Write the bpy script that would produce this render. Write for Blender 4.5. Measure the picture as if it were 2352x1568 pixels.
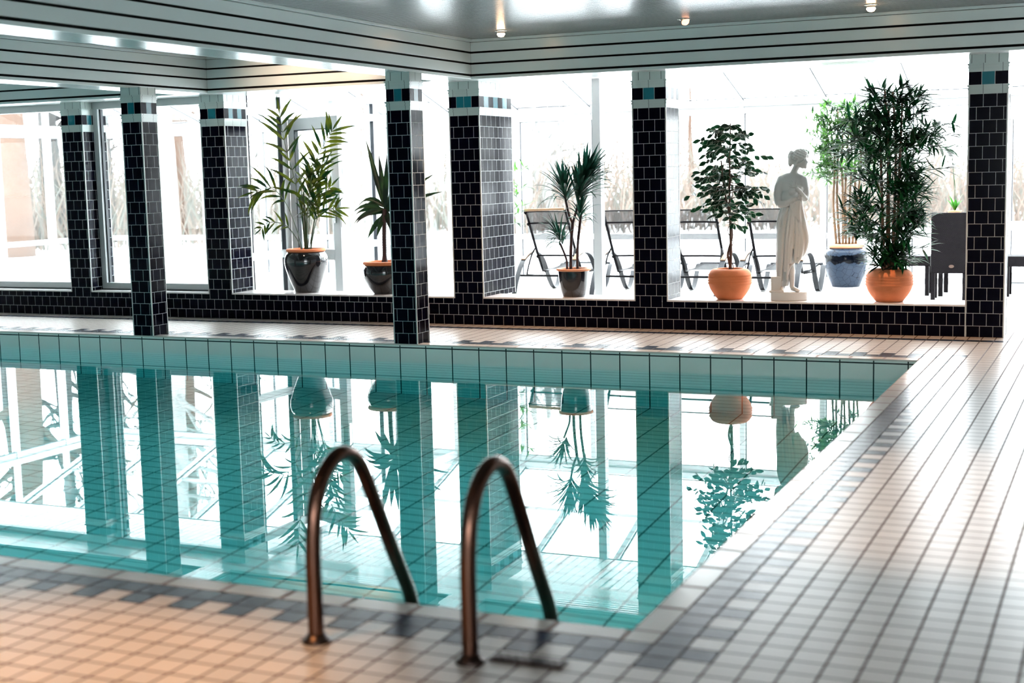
import bpy, bmesh, math, random
from mathutils import Vector, Matrix, Quaternion
PI = math.pi
S = 0.12          # one wall tile pitch in metres; lengths below are given in tile pitches
sc = bpy.context.scene
for o in list(bpy.data.objects):
    bpy.data.objects.remove(o, do_unlink=True)
COL = sc.collection

# ------------------------------------------------------------------ camera
CAM = Vector((9.237, -114.374, 13.783))
YAW, PITCH, ROLL, FPX = 0.4191178, 0.1211378, -0.02376, 3205.16
F_ = Vector((-math.sin(YAW)*math.cos(PITCH), math.cos(YAW)*math.cos(PITCH), -math.sin(PITCH)))
R0 = Vector((math.cos(YAW), math.sin(YAW), 0)); U0 = R0.cross(F_)
R_ = R0*math.cos(ROLL) + U0*math.sin(ROLL); U_ = -R0*math.sin(ROLL) + U0*math.cos(ROLL)
cd = bpy.data.cameras.new('camera'); cam = bpy.data.objects.new('camera', cd); COL.objects.link(cam)
m = Matrix((R_, U_, -F_)).transposed().to_4x4(); m.translation = CAM*S
cam.matrix_world = m
cd.sensor_width = 36.0; cd.lens = FPX/2352*36
cd.clip_start = 0.05; cd.clip_end = 2000
cd.dof.use_dof = True; cd.dof.focus_distance = 118*S; cd.dof.aperture_fstop = 1.7
sc.camera = cam

# ------------------------------------------------------------------ world, exposure
w = bpy.data.worlds.new('overcast_sky'); sc.world = w; w.use_nodes = True
bg = w.node_tree.nodes['Background']
bg.inputs['Color'].default_value = (0.93, 0.97, 1.0, 1); bg.inputs["Strength"].default_value = 20.0
sc.view_settings.view_transform = 'Standard'; sc.view_settings.look = 'None'
sc.view_settings.gamma = 1.0; sc.view_settings.use_curve_mapping = False
sc.view_settings.exposure = 0.0
cy = sc.cycles
cy.use_denoising = True
try: cy.denoiser = 'OPENIMAGEDENOISE'
except Exception: pass
cy.max_bounces = 10; cy.diffuse_bounces = 5; cy.glossy_bounces = 5; cy.transmission_bounces = 8
cy.transparent_max_bounces = 24; cy.sample_clamp_indirect = 25.0; cy.sample_clamp_direct = 0
cy.caustics_refractive = True; cy.caustics_reflective = False; cy.blur_glossy = 0.5
cy.use_adaptive_sampling = True; cy.adaptive_threshold = 0.02

# ------------------------------------------------------------------ materials
def newmat(name):
    mt = bpy.data.materials.new(name); mt.use_nodes = True
    return mt, mt.node_tree, mt.node_tree.nodes['Principled BSDF']
def N(t, typ, **kw):
    n = t.nodes.new(typ)
    for k, v in kw.items(): setattr(n, k, v)
    return n
def rgba(c): return (c[0], c[1], c[2], 1)
def simple(name, col, rough=0.5, metal=0.0, var=0.0, scale=6.0, bump=0.0, bscale=40, coat=0.0, spec=0.5, stretch=None):
    mt, t, p = newmat(name)
    p.inputs['Base Color'].default_value = rgba(col); p.inputs['Roughness'].default_value = rough
    p.inputs['Metallic'].default_value = metal; p.inputs['Coat Weight'].default_value = coat
    p.inputs['Coat Roughness'].default_value = 0.05
    p.inputs['Specular IOR Level'].default_value = spec
    tc = N(t, 'ShaderNodeTexCoord')
    src = tc.outputs['Object']
    if stretch:
        mp = N(t, 'ShaderNodeMapping'); mp.inputs['Scale'].default_value = stretch
        t.links.new(src, mp.inputs[0]); src = mp.outputs[0]
    if var > 0:
        nz = N(t, 'ShaderNodeTexNoise'); nz.inputs['Scale'].default_value = scale; nz.inputs['Detail'].default_value = 4
        mx = N(t, 'ShaderNodeMix', data_type='RGBA')
        mx.inputs[6].default_value = rgba([max(0, c*(1-var)) for c in col]); mx.inputs[7].default_value = rgba([min(1, c*(1+var)) for c in col])
        t.links.new(src, nz.inputs['Vector']); t.links.new(nz.outputs['Fac'], mx.inputs[0])
        t.links.new(mx.outputs[2], p.inputs['Base Color'])
    if bump > 0:
        nb = N(t, 'ShaderNodeTexNoise'); nb.inputs['Scale'].default_value = bscale
        b = N(t, 'ShaderNodeBump'); b.inputs['Strength'].default_value = bump; b.inputs['Distance'].default_value = 0.01
        t.links.new(src, nb.inputs['Vector']); t.links.new(nb.outputs['Fac'], b.inputs['Height']); t.links.new(b.outputs[0], p.inputs['Normal'])
    return mt
def mth(t, op, a, b=None):
    n = N(t, 'ShaderNodeMath', operation=op)
    for i, v in enumerate((a, b)):
        if v is None: continue
        if isinstance(v, (int, float)): n.inputs[i].default_value = v
        else: t.links.new(v, n.inputs[i])
    return n.outputs[0]
def wall_uv(t):
    """u runs along the wall whichever way it faces, v is height; both in tile pitches"""
    g = N(t, 'ShaderNodeNewGeometry'); sp = N(t, 'ShaderNodeSeparateXYZ'); t.links.new(g.outputs['Position'], sp.inputs[0])
    sn = N(t, 'ShaderNodeSeparateXYZ'); t.links.new(g.outputs['True Normal'], sn.inputs[0])
    ax = mth(t, 'GREATER_THAN', mth(t, 'ABSOLUTE', sn.outputs[0]), 0.6)
    az = mth(t, 'GREATER_THAN', mth(t, 'ABSOLUTE', sn.outputs[2]), 0.6)
    x = mth(t, 'DIVIDE', sp.outputs[0], S); y = mth(t, 'DIVIDE', sp.outputs[1], S); z = mth(t, 'DIVIDE', sp.outputs[2], S)
    u = mth(t, 'ADD', mth(t, 'MULTIPLY', y, ax), mth(t, 'MULTIPLY', x, mth(t, 'SUBTRACT', 1.0, ax)))
    v = mth(t, 'ADD', mth(t, 'MULTIPLY', y, az), mth(t, 'MULTIPLY', z, mth(t, 'SUBTRACT', 1.0, az)))
    return u, v
def tilemat(name, col, mortar, wdt=1.0, hgt=1.0, du=0.0, dv=0.0, msize=0.03, offset=0.5, rough=0.08, mrough=0.7, bump=0.25, var=0.15, spec=0.5):
    mt, t, p = newmat(name); p.inputs['Specular IOR Level'].default_value = spec
    u, v = wall_uv(t)
    cb = N(t, 'ShaderNodeCombineXYZ')
    t.links.new(mth(t, 'ADD', u, du), cb.inputs[0]); t.links.new(mth(t, 'ADD', v, dv), cb.inputs[1])
    br = N(t, 'ShaderNodeTexBrick'); br.offset = offset; br.offset_frequency = 2
    br.inputs['Color1'].default_value = rgba([c*(1-var) for c in col]); br.inputs['Color2'].default_value = rgba([c*(1+var) for c in col])
    br.inputs['Mortar'].default_value = rgba(mortar); br.inputs['Scale'].default_value = 1.0
    br.inputs['Mortar Size'].default_value = msize; br.inputs['Mortar Smooth'].default_value = 0.1
    br.inputs['Brick Width'].default_value = wdt; br.inputs['Row Height'].default_value = hgt
    t.links.new(cb.outputs[0], br.inputs['Vector']); t.links.new(br.outputs['Color'], p.inputs['Base Color'])
    mr = N(t, 'ShaderNodeMapRange'); mr.inputs[3].default_value = rough; mr.inputs[4].default_value = mrough
    t.links.new(br.outputs['Fac'], mr.inputs[0]); t.links.new(mr.outputs[0], p.inputs['Roughness'])
    b = N(t, 'ShaderNodeBump', invert=True); b.inputs['Strength'].default_value = bump; b.inputs['Distance'].default_value = 0.003
    nz = N(t, 'ShaderNodeTexNoise'); nz.inputs['Scale'].default_value = 1.3; t.links.new(cb.outputs[0], nz.inputs['Vector'])
    h = mth(t, 'ADD', br.outputs['Fac'], mth(t, 'MULTIPLY', nz.outputs['Fac'], 0.35))
    t.links.new(h, b.inputs['Height']); t.links.new(b.outputs[0], p.inputs['Normal'])
    return mt
def floormat(name, col, grout, rough=0.16, spec=0.5):
    """one face is one tile: its UV runs 0..1, the grout is the rim"""
    mt, t, p = newmat(name); p.inputs['Specular IOR Level'].default_value = spec
    uv = N(t, 'ShaderNodeUVMap'); sp = N(t, 'ShaderNodeSeparateXYZ'); t.links.new(uv.outputs[0], sp.inputs[0])
    ds = []
    for i in (0, 1):
        a = mth(t, 'FRACT', sp.outputs[i]); ds.append(mth(t, 'MINIMUM', a, mth(t, 'SUBTRACT', 1.0, a)))
    d = mth(t, 'MINIMUM', ds[0], ds[1]); g = mth(t, 'LESS_THAN', d, 0.042)
    fl = N(t, 'ShaderNodeVectorMath', operation='FLOOR'); t.links.new(uv.outputs[0], fl.inputs[0])
    wn = N(t, 'ShaderNodeTexWhiteNoise'); t.links.new(fl.outputs[0], wn.inputs['Vector'])
    c1 = N(t, 'ShaderNodeMix', data_type='RGBA'); c1.inputs[6].default_value = rgba([c*0.88 for c in col]); c1.inputs[7].default_value = rgba(col)
    t.links.new(wn.outputs['Value'], c1.inputs[0])
    c2 = N(t, 'ShaderNodeMix', data_type='RGBA'); c2.inputs[7].default_value = rgba(grout)
    t.links.new(g, c2.inputs[0]); t.links.new(c1.outputs[2], c2.inputs[6]); t.links.new(c2.outputs[2], p.inputs['Base Color'])
    mr = N(t, 'ShaderNodeMapRange'); mr.inputs[3].default_value = rough; mr.inputs[4].default_value = 0.8
    t.links.new(g, mr.inputs[0]); t.links.new(mr.outputs[0], p.inputs['Roughness'])
    b = N(t, 'ShaderNodeBump', invert=True); b.inputs['Strength'].default_value = 0.4; b.inputs['Distance'].default_value = 0.003
    nz = N(t, 'ShaderNodeTexNoise'); nz.inputs['Scale'].default_value = 1.1; t.links.new(uv.outputs[0], nz.inputs['Vector'])
    t.links.new(mth(t, 'ADD', g, mth(t, 'MULTIPLY', nz.outputs['Fac'], 0.5)), b.inputs['Height']); t.links.new(b.outputs[0], p.inputs['Normal'])
    return mt
def slatmat(name, col, gap, pitch, axis, width=0.06, rough=0.2, spec=0.5):
    """lacquered boards with a thin gap every pitch across the given axis (0 x, 1 y)"""
    mt, t, p = newmat(name)
    g = N(t, 'ShaderNodeNewGeometry'); sp = N(t, 'ShaderNodeSeparateXYZ'); t.links.new(g.outputs['Position'], sp.inputs[0])
    a = mth(t, 'DIVIDE', sp.outputs[axis], S*pitch); f = mth(t, 'FRACT', a)
    gp = mth(t, 'LESS_THAN', f, width)
    c = N(t, 'ShaderNodeMix', data_type='RGBA'); c.inputs[6].default_value = rgba(col); c.inputs[7].default_value = rgba(gap)
    t.links.new(gp, c.inputs[0]); t.links.new(c.outputs[2], p.inputs['Base Color'])
    p.inputs['Roughness'].default_value = rough; p.inputs['Specular IOR Level'].default_value = spec
    b = N(t, 'ShaderNodeBump'); b.inputs['Strength'].default_value = 0.25; b.inputs['Distance'].default_value = 0.004
    t.links.new(mth(t, 'SINE', mth(t, 'MULTIPLY', a, 2*PI)), b.inputs['Height']); t.links.new(b.outputs[0], p.inputs['Normal'])
    return mt
def leafmat(name, c1, c2, trans=0.3, rough=0.35, edge=None, scale=9):
    mt, t, p = newmat(name)
    tc = N(t, 'ShaderNodeTexCoord'); nz = N(t, 'ShaderNodeTexNoise'); nz.inputs['Scale'].default_value = scale; nz.inputs['Detail'].default_value = 1
    t.links.new(tc.outputs['Object'], nz.inputs['Vector'])
    mr = N(t, 'ShaderNodeMapRange'); mr.inputs[1].default_value = 0.38; mr.inputs[2].default_value = 0.62; t.links.new(nz.outputs['Fac'], mr.inputs[0])
    mx = N(t, 'ShaderNodeMix', data_type='RGBA'); mx.inputs[6].default_value = rgba(c1); mx.inputs[7].default_value = rgba(c2)
    t.links.new(mr.outputs[0], mx.inputs[0]); col = mx.outputs[2]
    if edge:
        uv = N(t, 'ShaderNodeUVMap'); sp = N(t, 'ShaderNodeSeparateXYZ'); t.links.new(uv.outputs[0], sp.inputs[0])
        e = mth(t, 'GREATER_THAN', mth(t, 'ABSOLUTE', mth(t, 'SUBTRACT', sp.outputs[0], 0.5)), 0.40)
        m2 = N(t, 'ShaderNodeMix', data_type='RGBA'); m2.inputs[7].default_value = rgba(edge); t.links.new(e, m2.inputs[0]); t.links.new(col, m2.inputs[6]); col = m2.outputs[2]
    t.links.new(col, p.inputs['Base Color']); p.inputs['Roughness'].default_value = rough; p.inputs['Specular IOR Level'].default_value = 0.2
    tr = N(t, 'ShaderNodeBsdfTranslucent'); t.links.new(col, tr.inputs['Color'])
    ms = N(t, 'ShaderNodeMixShader'); ms.inputs[0].default_value = trans
    t.links.new(p.outputs[0], ms.inputs[1]); t.links.new(tr.outputs[0], ms.inputs[2])
    t.links.new(ms.outputs[0], t.nodes['Material Output'].inputs['Surface'])
    return mt
def panemat(name, tint, ior=1.45, rough=0.0):
    mt, t, p = newmat(name); t.nodes.remove(p)
    tr = N(t, 'ShaderNodeBsdfTransparent'); tr.inputs[0].default_value = rgba(tint)
    gl = N(t, 'ShaderNodeBsdfGlossy'); gl.inputs['Roughness'].default_value = rough
    g = N(t, 'ShaderNodeNewGeometry'); dt = N(t, 'ShaderNodeVectorMath', operation='DOT_PRODUCT'); t.links.new(g.outputs['Normal'], dt.inputs[0]); t.links.new(g.outputs['Incoming'], dt.inputs[1])
    c = mth(t, 'SUBTRACT', 1.0, mth(t, 'ABSOLUTE', dt.outputs['Value']))
    fr = mth(t, 'ADD', 0.006, mth(t, 'MULTIPLY', mth(t, 'POWER', c, 5.0), 0.5))
    ms = N(t, 'ShaderNodeMixShader'); t.links.new(fr, ms.inputs[0]); t.links.new(tr.outputs[0], ms.inputs[1]); t.links.new(gl.outputs[0], ms.inputs[2])
    t.links.new(ms.outputs[0], t.nodes['Material Output'].inputs['Surface'])
    return mt
def emitmat(name, col, strength):
    mt, t, p = newmat(name)
    p.inputs['Base Color'].default_value = rgba(col); p.inputs['Emission Color'].default_value = rgba(col); p.inputs['Emission Strength'].default_value = strength
    return mt
def meshfab(name, col, opac):
    mt, t, p = newmat(name); p.inputs['Base Color'].default_value = rgba(col); p.inputs['Roughness'].default_value = 0.6
    tr = N(t, 'ShaderNodeBsdfTransparent'); ms = N(t, 'ShaderNodeMixShader')
    tc = N(t, 'ShaderNodeTexCoord'); nz = N(t, 'ShaderNodeTexNoise'); nz.inputs['Scale'].default_value = 300; t.links.new(tc.outputs['Object'], nz.inputs['Vector'])
    mr = N(t, 'ShaderNodeMapRange'); mr.inputs[1].default_value = 0.3; mr.inputs[2].default_value = 0.7; mr.inputs[3].default_value = opac-0.15; mr.inputs[4].default_value = opac+0.15
    t.links.new(nz.outputs['Fac'], mr.inputs[0]); t.links.new(mr.outputs[0], ms.inputs[0])
    t.links.new(tr.outputs[0], ms.inputs[1]); t.links.new(p.outputs[0], ms.inputs[2]); t.links.new(ms.outputs[0], t.nodes['Material Output'].inputs['Surface'])
    return mt
def watermat():
    mt, t, p = newmat('pool_water'); t.nodes.remove(p)
    gl = N(t, 'ShaderNodeBsdfGlass'); gl.inputs['IOR'].default_value = 1.333; gl.inputs['Roughness'].default_value = 0.0
    gl.inputs['Color'].default_value = (1, 1, 1, 1)
    g = N(t, 'ShaderNodeNewGeometry'); mp = N(t, 'ShaderNodeMapping'); mp.inputs['Scale'].default_value = (1.1, 0.7, 1); t.links.new(g.outputs['Position'], mp.inputs[0])
    nz = N(t, 'ShaderNodeTexNoise'); nz.inputs['Scale'].default_value = 1.6; nz.inputs['Detail'].default_value = 2; t.links.new(mp.outputs[0], nz.inputs['Vector'])
    b = N(t, 'ShaderNodeBump'); b.inputs['Strength'].default_value = 0.10; b.inputs['Distance'].default_value = 0.0012
    t.links.new(nz.outputs['Fac'], b.inputs['Height']); t.links.new(b.outputs[0], gl.inputs['Normal'])
    ab = N(t, 'ShaderNodeVolumeAbsorption'); ab.inputs['Color'].default_value = (0.0, 0.91, 0.93, 1); ab.inputs['Density'].default_value = 0.34
    out = t.nodes['Material Output']; t.links.new(gl.outputs[0], out.inputs['Surface']); t.links.new(ab.outputs[0], out.inputs['Volume'])
    return mt
def wickermat():
    mt, t, p = newmat('woven_wicker')
    g = N(t, 'ShaderNodeTexCoord'); sp = N(t, 'ShaderNodeSeparateXYZ'); t.links.new(g.outputs['Object'], sp.inputs[0])
    a = mth(t, 'MULTIPLY', mth(t, 'ADD', sp.outputs[0], sp.outputs[1]), 2*PI/0.022); z = mth(t, 'MULTIPLY', sp.outputs[2], 2*PI/0.011)
    sx = mth(t, 'SINE', a); sh = mth(t, 'MULTIPLY', mth(t, 'SIGN', sx), PI/2)
    wv = mth(t, 'MULTIPLY', mth(t, 'SINE', mth(t, 'ADD', z, sh)), mth(t, 'ABSOLUTE', sx))
    mr = N(t, 'ShaderNodeMapRange'); mr.inputs[1].default_value = -0.6; mr.inputs[2].default_value = 0.8; t.links.new(wv, mr.inputs[0])
    mx = N(t, 'ShaderNodeMix', data_type='RGBA'); mx.inputs[6].default_value = (0.0015, 0.001, 0.0015, 1); mx.inputs[7].default_value = (0.011, 0.008, 0.010, 1)
    t.links.new(mr.outputs[0], mx.inputs[0]); t.links.new(mx.outputs[2], p.inputs['Base Color']); p.inputs['Roughness'].default_value = 0.6; p.inputs['Specular IOR Level'].default_value = 0.08
    b = N(t, 'ShaderNodeBump'); b.inputs['Strength'].default_value = 0.6; b.inputs['Distance'].default_value = 0.004; t.links.new(wv, b.inputs['Height']); t.links.new(b.outputs[0], p.inputs['Normal'])
    return mt
def cracklemat():
    mt, t, p = newmat('blue_crackle_glaze')
    tc = N(t, 'ShaderNodeTexCoord'); vo = N(t, 'ShaderNodeTexVoronoi', feature='DISTANCE_TO_EDGE'); vo.inputs['Scale'].default_value = 13
    t.links.new(tc.outputs['Object'], vo.inputs['Vector'])
    cr = mth(t, 'LESS_THAN', vo.outputs['Distance'], 0.018)
    sp = N(t, 'ShaderNodeSeparateXYZ'); t.links.new(tc.outputs['Object'], sp.inputs[0])
    nz = N(t, 'ShaderNodeTexNoise'); nz.inputs['Scale'].default_value = 9; nz.inputs['Detail'].default_value = 6; t.links.new(tc.outputs['Object'], nz.inputs['Vector'])
    d = mth(t, 'ABSOLUTE', mth(t, 'SUBTRACT', sp.outputs[2], 0.39))
    k = mth(t, 'LESS_THAN', mth(t, 'ADD', mth(t, 'MULTIPLY', d, 8.0), mth(t, 'MULTIPLY', nz.outputs['Fac'], 1.3)), 1.12)
    m1 = N(t, 'ShaderNodeMix', data_type='RGBA'); m1.inputs[6].default_value = (0.020, 0.030, 0.048, 1); m1.inputs[7].default_value = (0.004, 0.006, 0.012, 1); t.links.new(cr, m1.inputs[0])
    m2 = N(t, 'ShaderNodeMix', data_type='RGBA'); m2.inputs[7].default_value = (0.001, 0.0015, 0.003, 1); t.links.new(k, m2.inputs[0]); t.links.new(m1.outputs[2], m2.inputs[6])
    t.links.new(m2.outputs[2], p.inputs['Base Color']); p.inputs['Roughness'].default_value = 0.12; p.inputs['Specular IOR Level'].default_value = 0.12
    return mt

M = {}
M['black_tile'] = tilemat('navy_wall_tile', (0.0012, 0.0012, 0.006), (0.44, 0.46, 0.46), dv=0.13, msize=0.018, bump=0.2, rough=0.15, spec=0.04)
M['cap'] = tilemat('white_moulding_tile', (0.42, 0.48, 0.465), (0.06, 0.07, 0.07), wdt=1.42, hgt=50, dv=20, du=0.1, msize=0.02, offset=0, rough=0.15, var=0.05)
M['cap_small'] = tilemat('white_wall_tile', (0.42, 0.48, 0.465), (0.05, 0.06, 0.06), wdt=1.0, hgt=50, dv=20, du=0.4, msize=0.025, offset=0, rough=0.15, var=0.05)
M['soffit_tile'] = tilemat('white_soffit_tile', (0.7, 0.73, 0.72), (0.10, 0.12, 0.12), wdt=1.0, hgt=1.0, du=0.4, dv=0.3, msize=0.02, offset=0.5, rough=0.15, var=0.04)
M['navy'] = simple('navy_glaze', (0.0012, 0.0012, 0.006), 0.15, spec=0.04)
M['teal'] = simple('teal_glaze', (0.012, 0.13, 0.17), 0.15, spec=0.2)
M['trim'] = simple('pale_tile_trim', (0.50, 0.50, 0.48), 0.3)
M['ledge'] = None
M['pool_tile'] = tilemat('pool_lining_tile', (0.88, 0.93, 0.91), (0.012, 0.018, 0.018), wdt=2.38, hgt=1.2, du=0.1, dv=0.3, msize=0.05, offset=0, rough=0.2, var=0.03, bump=0.3)
M['pool_rim'] = tilemat('pool_rim_tile', (0.80, 0.84, 0.80), (0.012, 0.014, 0.014), wdt=2.38, hgt=3.4, du=0.1, dv=0.3, msize=0.05, offset=0, rough=0.2, var=0.02, bump=0.3)
M['floor_light'] = floormat('beige_floor_tile', (0.50, 0.44, 0.40), (0.06, 0.03, 0.025), 0.30)
M['floor_dark'] = floormat('slate_blue_floor_tile', (0.022, 0.034, 0.062), (0.02, 0.014, 0.016), 0.26, 0.2)
M['floor_white'] = floormat('white_terrace_tile', (0.80, 0.78, 0.76), (0.42, 0.38, 0.36), 0.25)
M['white_metal'] = simple('white_lacquered_board', (0.58, 0.65, 0.65), 0.28)
M['black_gap'] = simple('black_gap', (0.003, 0.0025, 0.003), 0.8, spec=0.1)
M['soffit_x'] = slatmat('glossy_soffit_board', (0.76, 0.81, 0.82), (0.30, 0.33, 0.35), 0.55, 1, 0.10, 0.14)
M['soffit_y'] = slatmat('glossy_soffit_board_lengthwise', (0.76, 0.81, 0.82), (0.30, 0.33, 0.35), 0.55, 0, 0.10, 0.14)
M['ceiling'] = slatmat('ribbed_metal_ceiling', (0.20, 0.222, 0.23), (0.04, 0.042, 0.045), 0.62, 1, 0.2, 0.27, 0.3)
M['slat_ceiling'] = slatmat('white_slatted_ceiling', (0.93, 0.94, 0.94), (0.03, 0.035, 0.05), 0.95, 0, 0.17, 0.3)
M['frame'] = simple('pale_grey_painted_frame', (0.40, 0.41, 0.415), 0.35)
M['white_paint'] = simple('white_paint', (0.5, 0.52, 0.52), 0.4)
M['gasket'] = simple('black_rubber_gasket', (0.01, 0.012, 0.018), 0.5)
M['pane'] = panemat('clear_window_glass', (0.97, 0.99, 0.99))
M['water'] = watermat()
M['plaster'] = simple('white_plaster', (0.75, 0.76, 0.74), 0.8)
M['snow'] = simple('snow', (0.86, 0.88, 0.90), 0.9, var=0.05, scale=0.3)
M['steel'] = simple('brushed_bronzed_steel', (0.10, 0.05, 0.035), 0.26, 1.0)
M['flange'] = simple('dark_bronze_flange', (0.06, 0.04, 0.035), 0.35, 1.0)
M['terracotta'] = simple('terracotta', (0.66, 0.195, 0.075), 0.8, var=0.12, scale=12, bump=0.15, bscale=60)
M['terra_rim'] = simple('bare_clay_rim', (0.60, 0.24, 0.12), 0.7)
M['black_glaze'] = simple('black_speckled_glaze', (0.010, 0.010, 0.013), 0.10, var=0.8, scale=60, coat=0.5)
M['crackle'] = cracklemat()
M['soil'] = simple('bark_mulch', (0.09, 0.035, 0.02), 0.9, var=0.5, scale=60, bump=0.8, bscale=70)
M['marble'] = simple('pale_marble', (0.56, 0.55, 0.535), 0.55, var=0.06, scale=4, bump=0.1, bscale=50)
M['palm_leaf'] = leafmat('palm_leaf', (0.004, 0.026, 0.006), (0.075, 0.10, 0.008), 0.25, scale=7)
M['dark_leaf'] = leafmat('dark_strap_leaf', (0.006, 0.012, 0.008), (0.015, 0.04, 0.012), 0.12)
M['dracaena_leaf'] = leafmat('dracaena_leaf', (0.004, 0.025, 0.016), (0.010, 0.075, 0.05), 0.25)
M['ficus_leaf'] = leafmat('variegated_fig_leaf', (0.003, 0.013, 0.006), (0.006, 0.045, 0.016), 0.2, edge=(0.35, 0.38, 0.30), scale=5)
M['bamboo_leaf'] = leafmat('deep_green_bamboo_leaf', (0.003, 0.022, 0.008), (0.007, 0.085, 0.026), 0.22, scale=8)
M['pale_leaf'] = leafmat('light_green_bamboo_leaf', (0.006, 0.026, 0.008), (0.07, 0.19, 0.03), 0.4, scale=8)
M['orchid_leaf'] = leafmat('orchid_leaf', (0.02, 0.12, 0.01), (0.04, 0.18, 0.02), 0.3)
M['stem_green'] = simple('green_stem', (0.03, 0.06, 0.02), 0.5)
M['stem_dark'] = simple('dark_ringed_trunk', (0.035, 0.014, 0.017), 0.7, var=0.5, scale=40, bump=0.6, bscale=60)
M['cane'] = simple('bamboo_cane', (0.20, 0.09, 0.05), 0.5, var=0.3, scale=12)
M['cane_pale'] = simple('pale_bamboo_cane', (0.11, 0.055, 0.022), 0.5, var=0.3, scale=12)
M['bark'] = simple('brown_bark', (0.10, 0.05, 0.035), 0.8, var=0.4, scale=30)
M['petal_w'] = leafmat('white_petal', (0.5, 0.5, 0.49), (0.6, 0.6, 0.59), 0.4)
M['petal_p'] = leafmat('pink_petal', (0.16, 0.012, 0.07), (0.2, 0.03, 0.1), 0.4)
M['alu_dark'] = simple('charcoal_powder_coat', (0.002, 0.002, 0.003), 0.45, 0.0, spec=0.08)
M['strap'] = simple('dark_grey_metal_strap', (0.015, 0.017, 0.021), 0.4, 0.0, spec=0.3)
M['teak'] = simple('teak_wood', (0.16, 0.09, 0.045), 0.5, var=0.2, scale=20, stretch=(1, 8, 8))
M['sling'] = meshfab('grey_mesh_sling', (0.025, 0.027, 0.032), 0.5)
M['sling_dense'] = meshfab('dark_mesh_seat', (0.010, 0.011, 0.014), 0.85)
M['wicker'] = wickermat()
M['bulb'] = emitmat('warm_bulb', (1.0, 0.62, 0.33), 60)
M['bulb_dim'] = emitmat('warm_lamp_face', (1.0, 0.45, 0.25), 3)
M['chrome'] = simple('satin_chrome', (0.6, 0.6, 0.6), 0.25, 1.0)
M['bronze_badge'] = simple('bronze_badge', (0.10, 0.06, 0.045), 0.4, 0.3)
M['tree_bark'] = simple('winter_bark', (0.022, 0.02, 0.019), 0.9, var=0.4, scale=2)
M['pine_bark'] = simple('rusty_pine_bark', (0.050, 0.026, 0.016), 0.9, var=0.3, scale=2)
M['birch_bark'] = simple('birch_bark', (0.16, 0.16, 0.155), 0.9, var=0.2, scale=2)
M['brush'] = simple('bare_brush', (0.085, 0.063, 0.050), 0.95, var=0.35, scale=1.0)
M['brush2'] = simple('grey_green_brush', (0.062, 0.060, 0.050), 0.95, var=0.35, scale=1.0)

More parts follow.
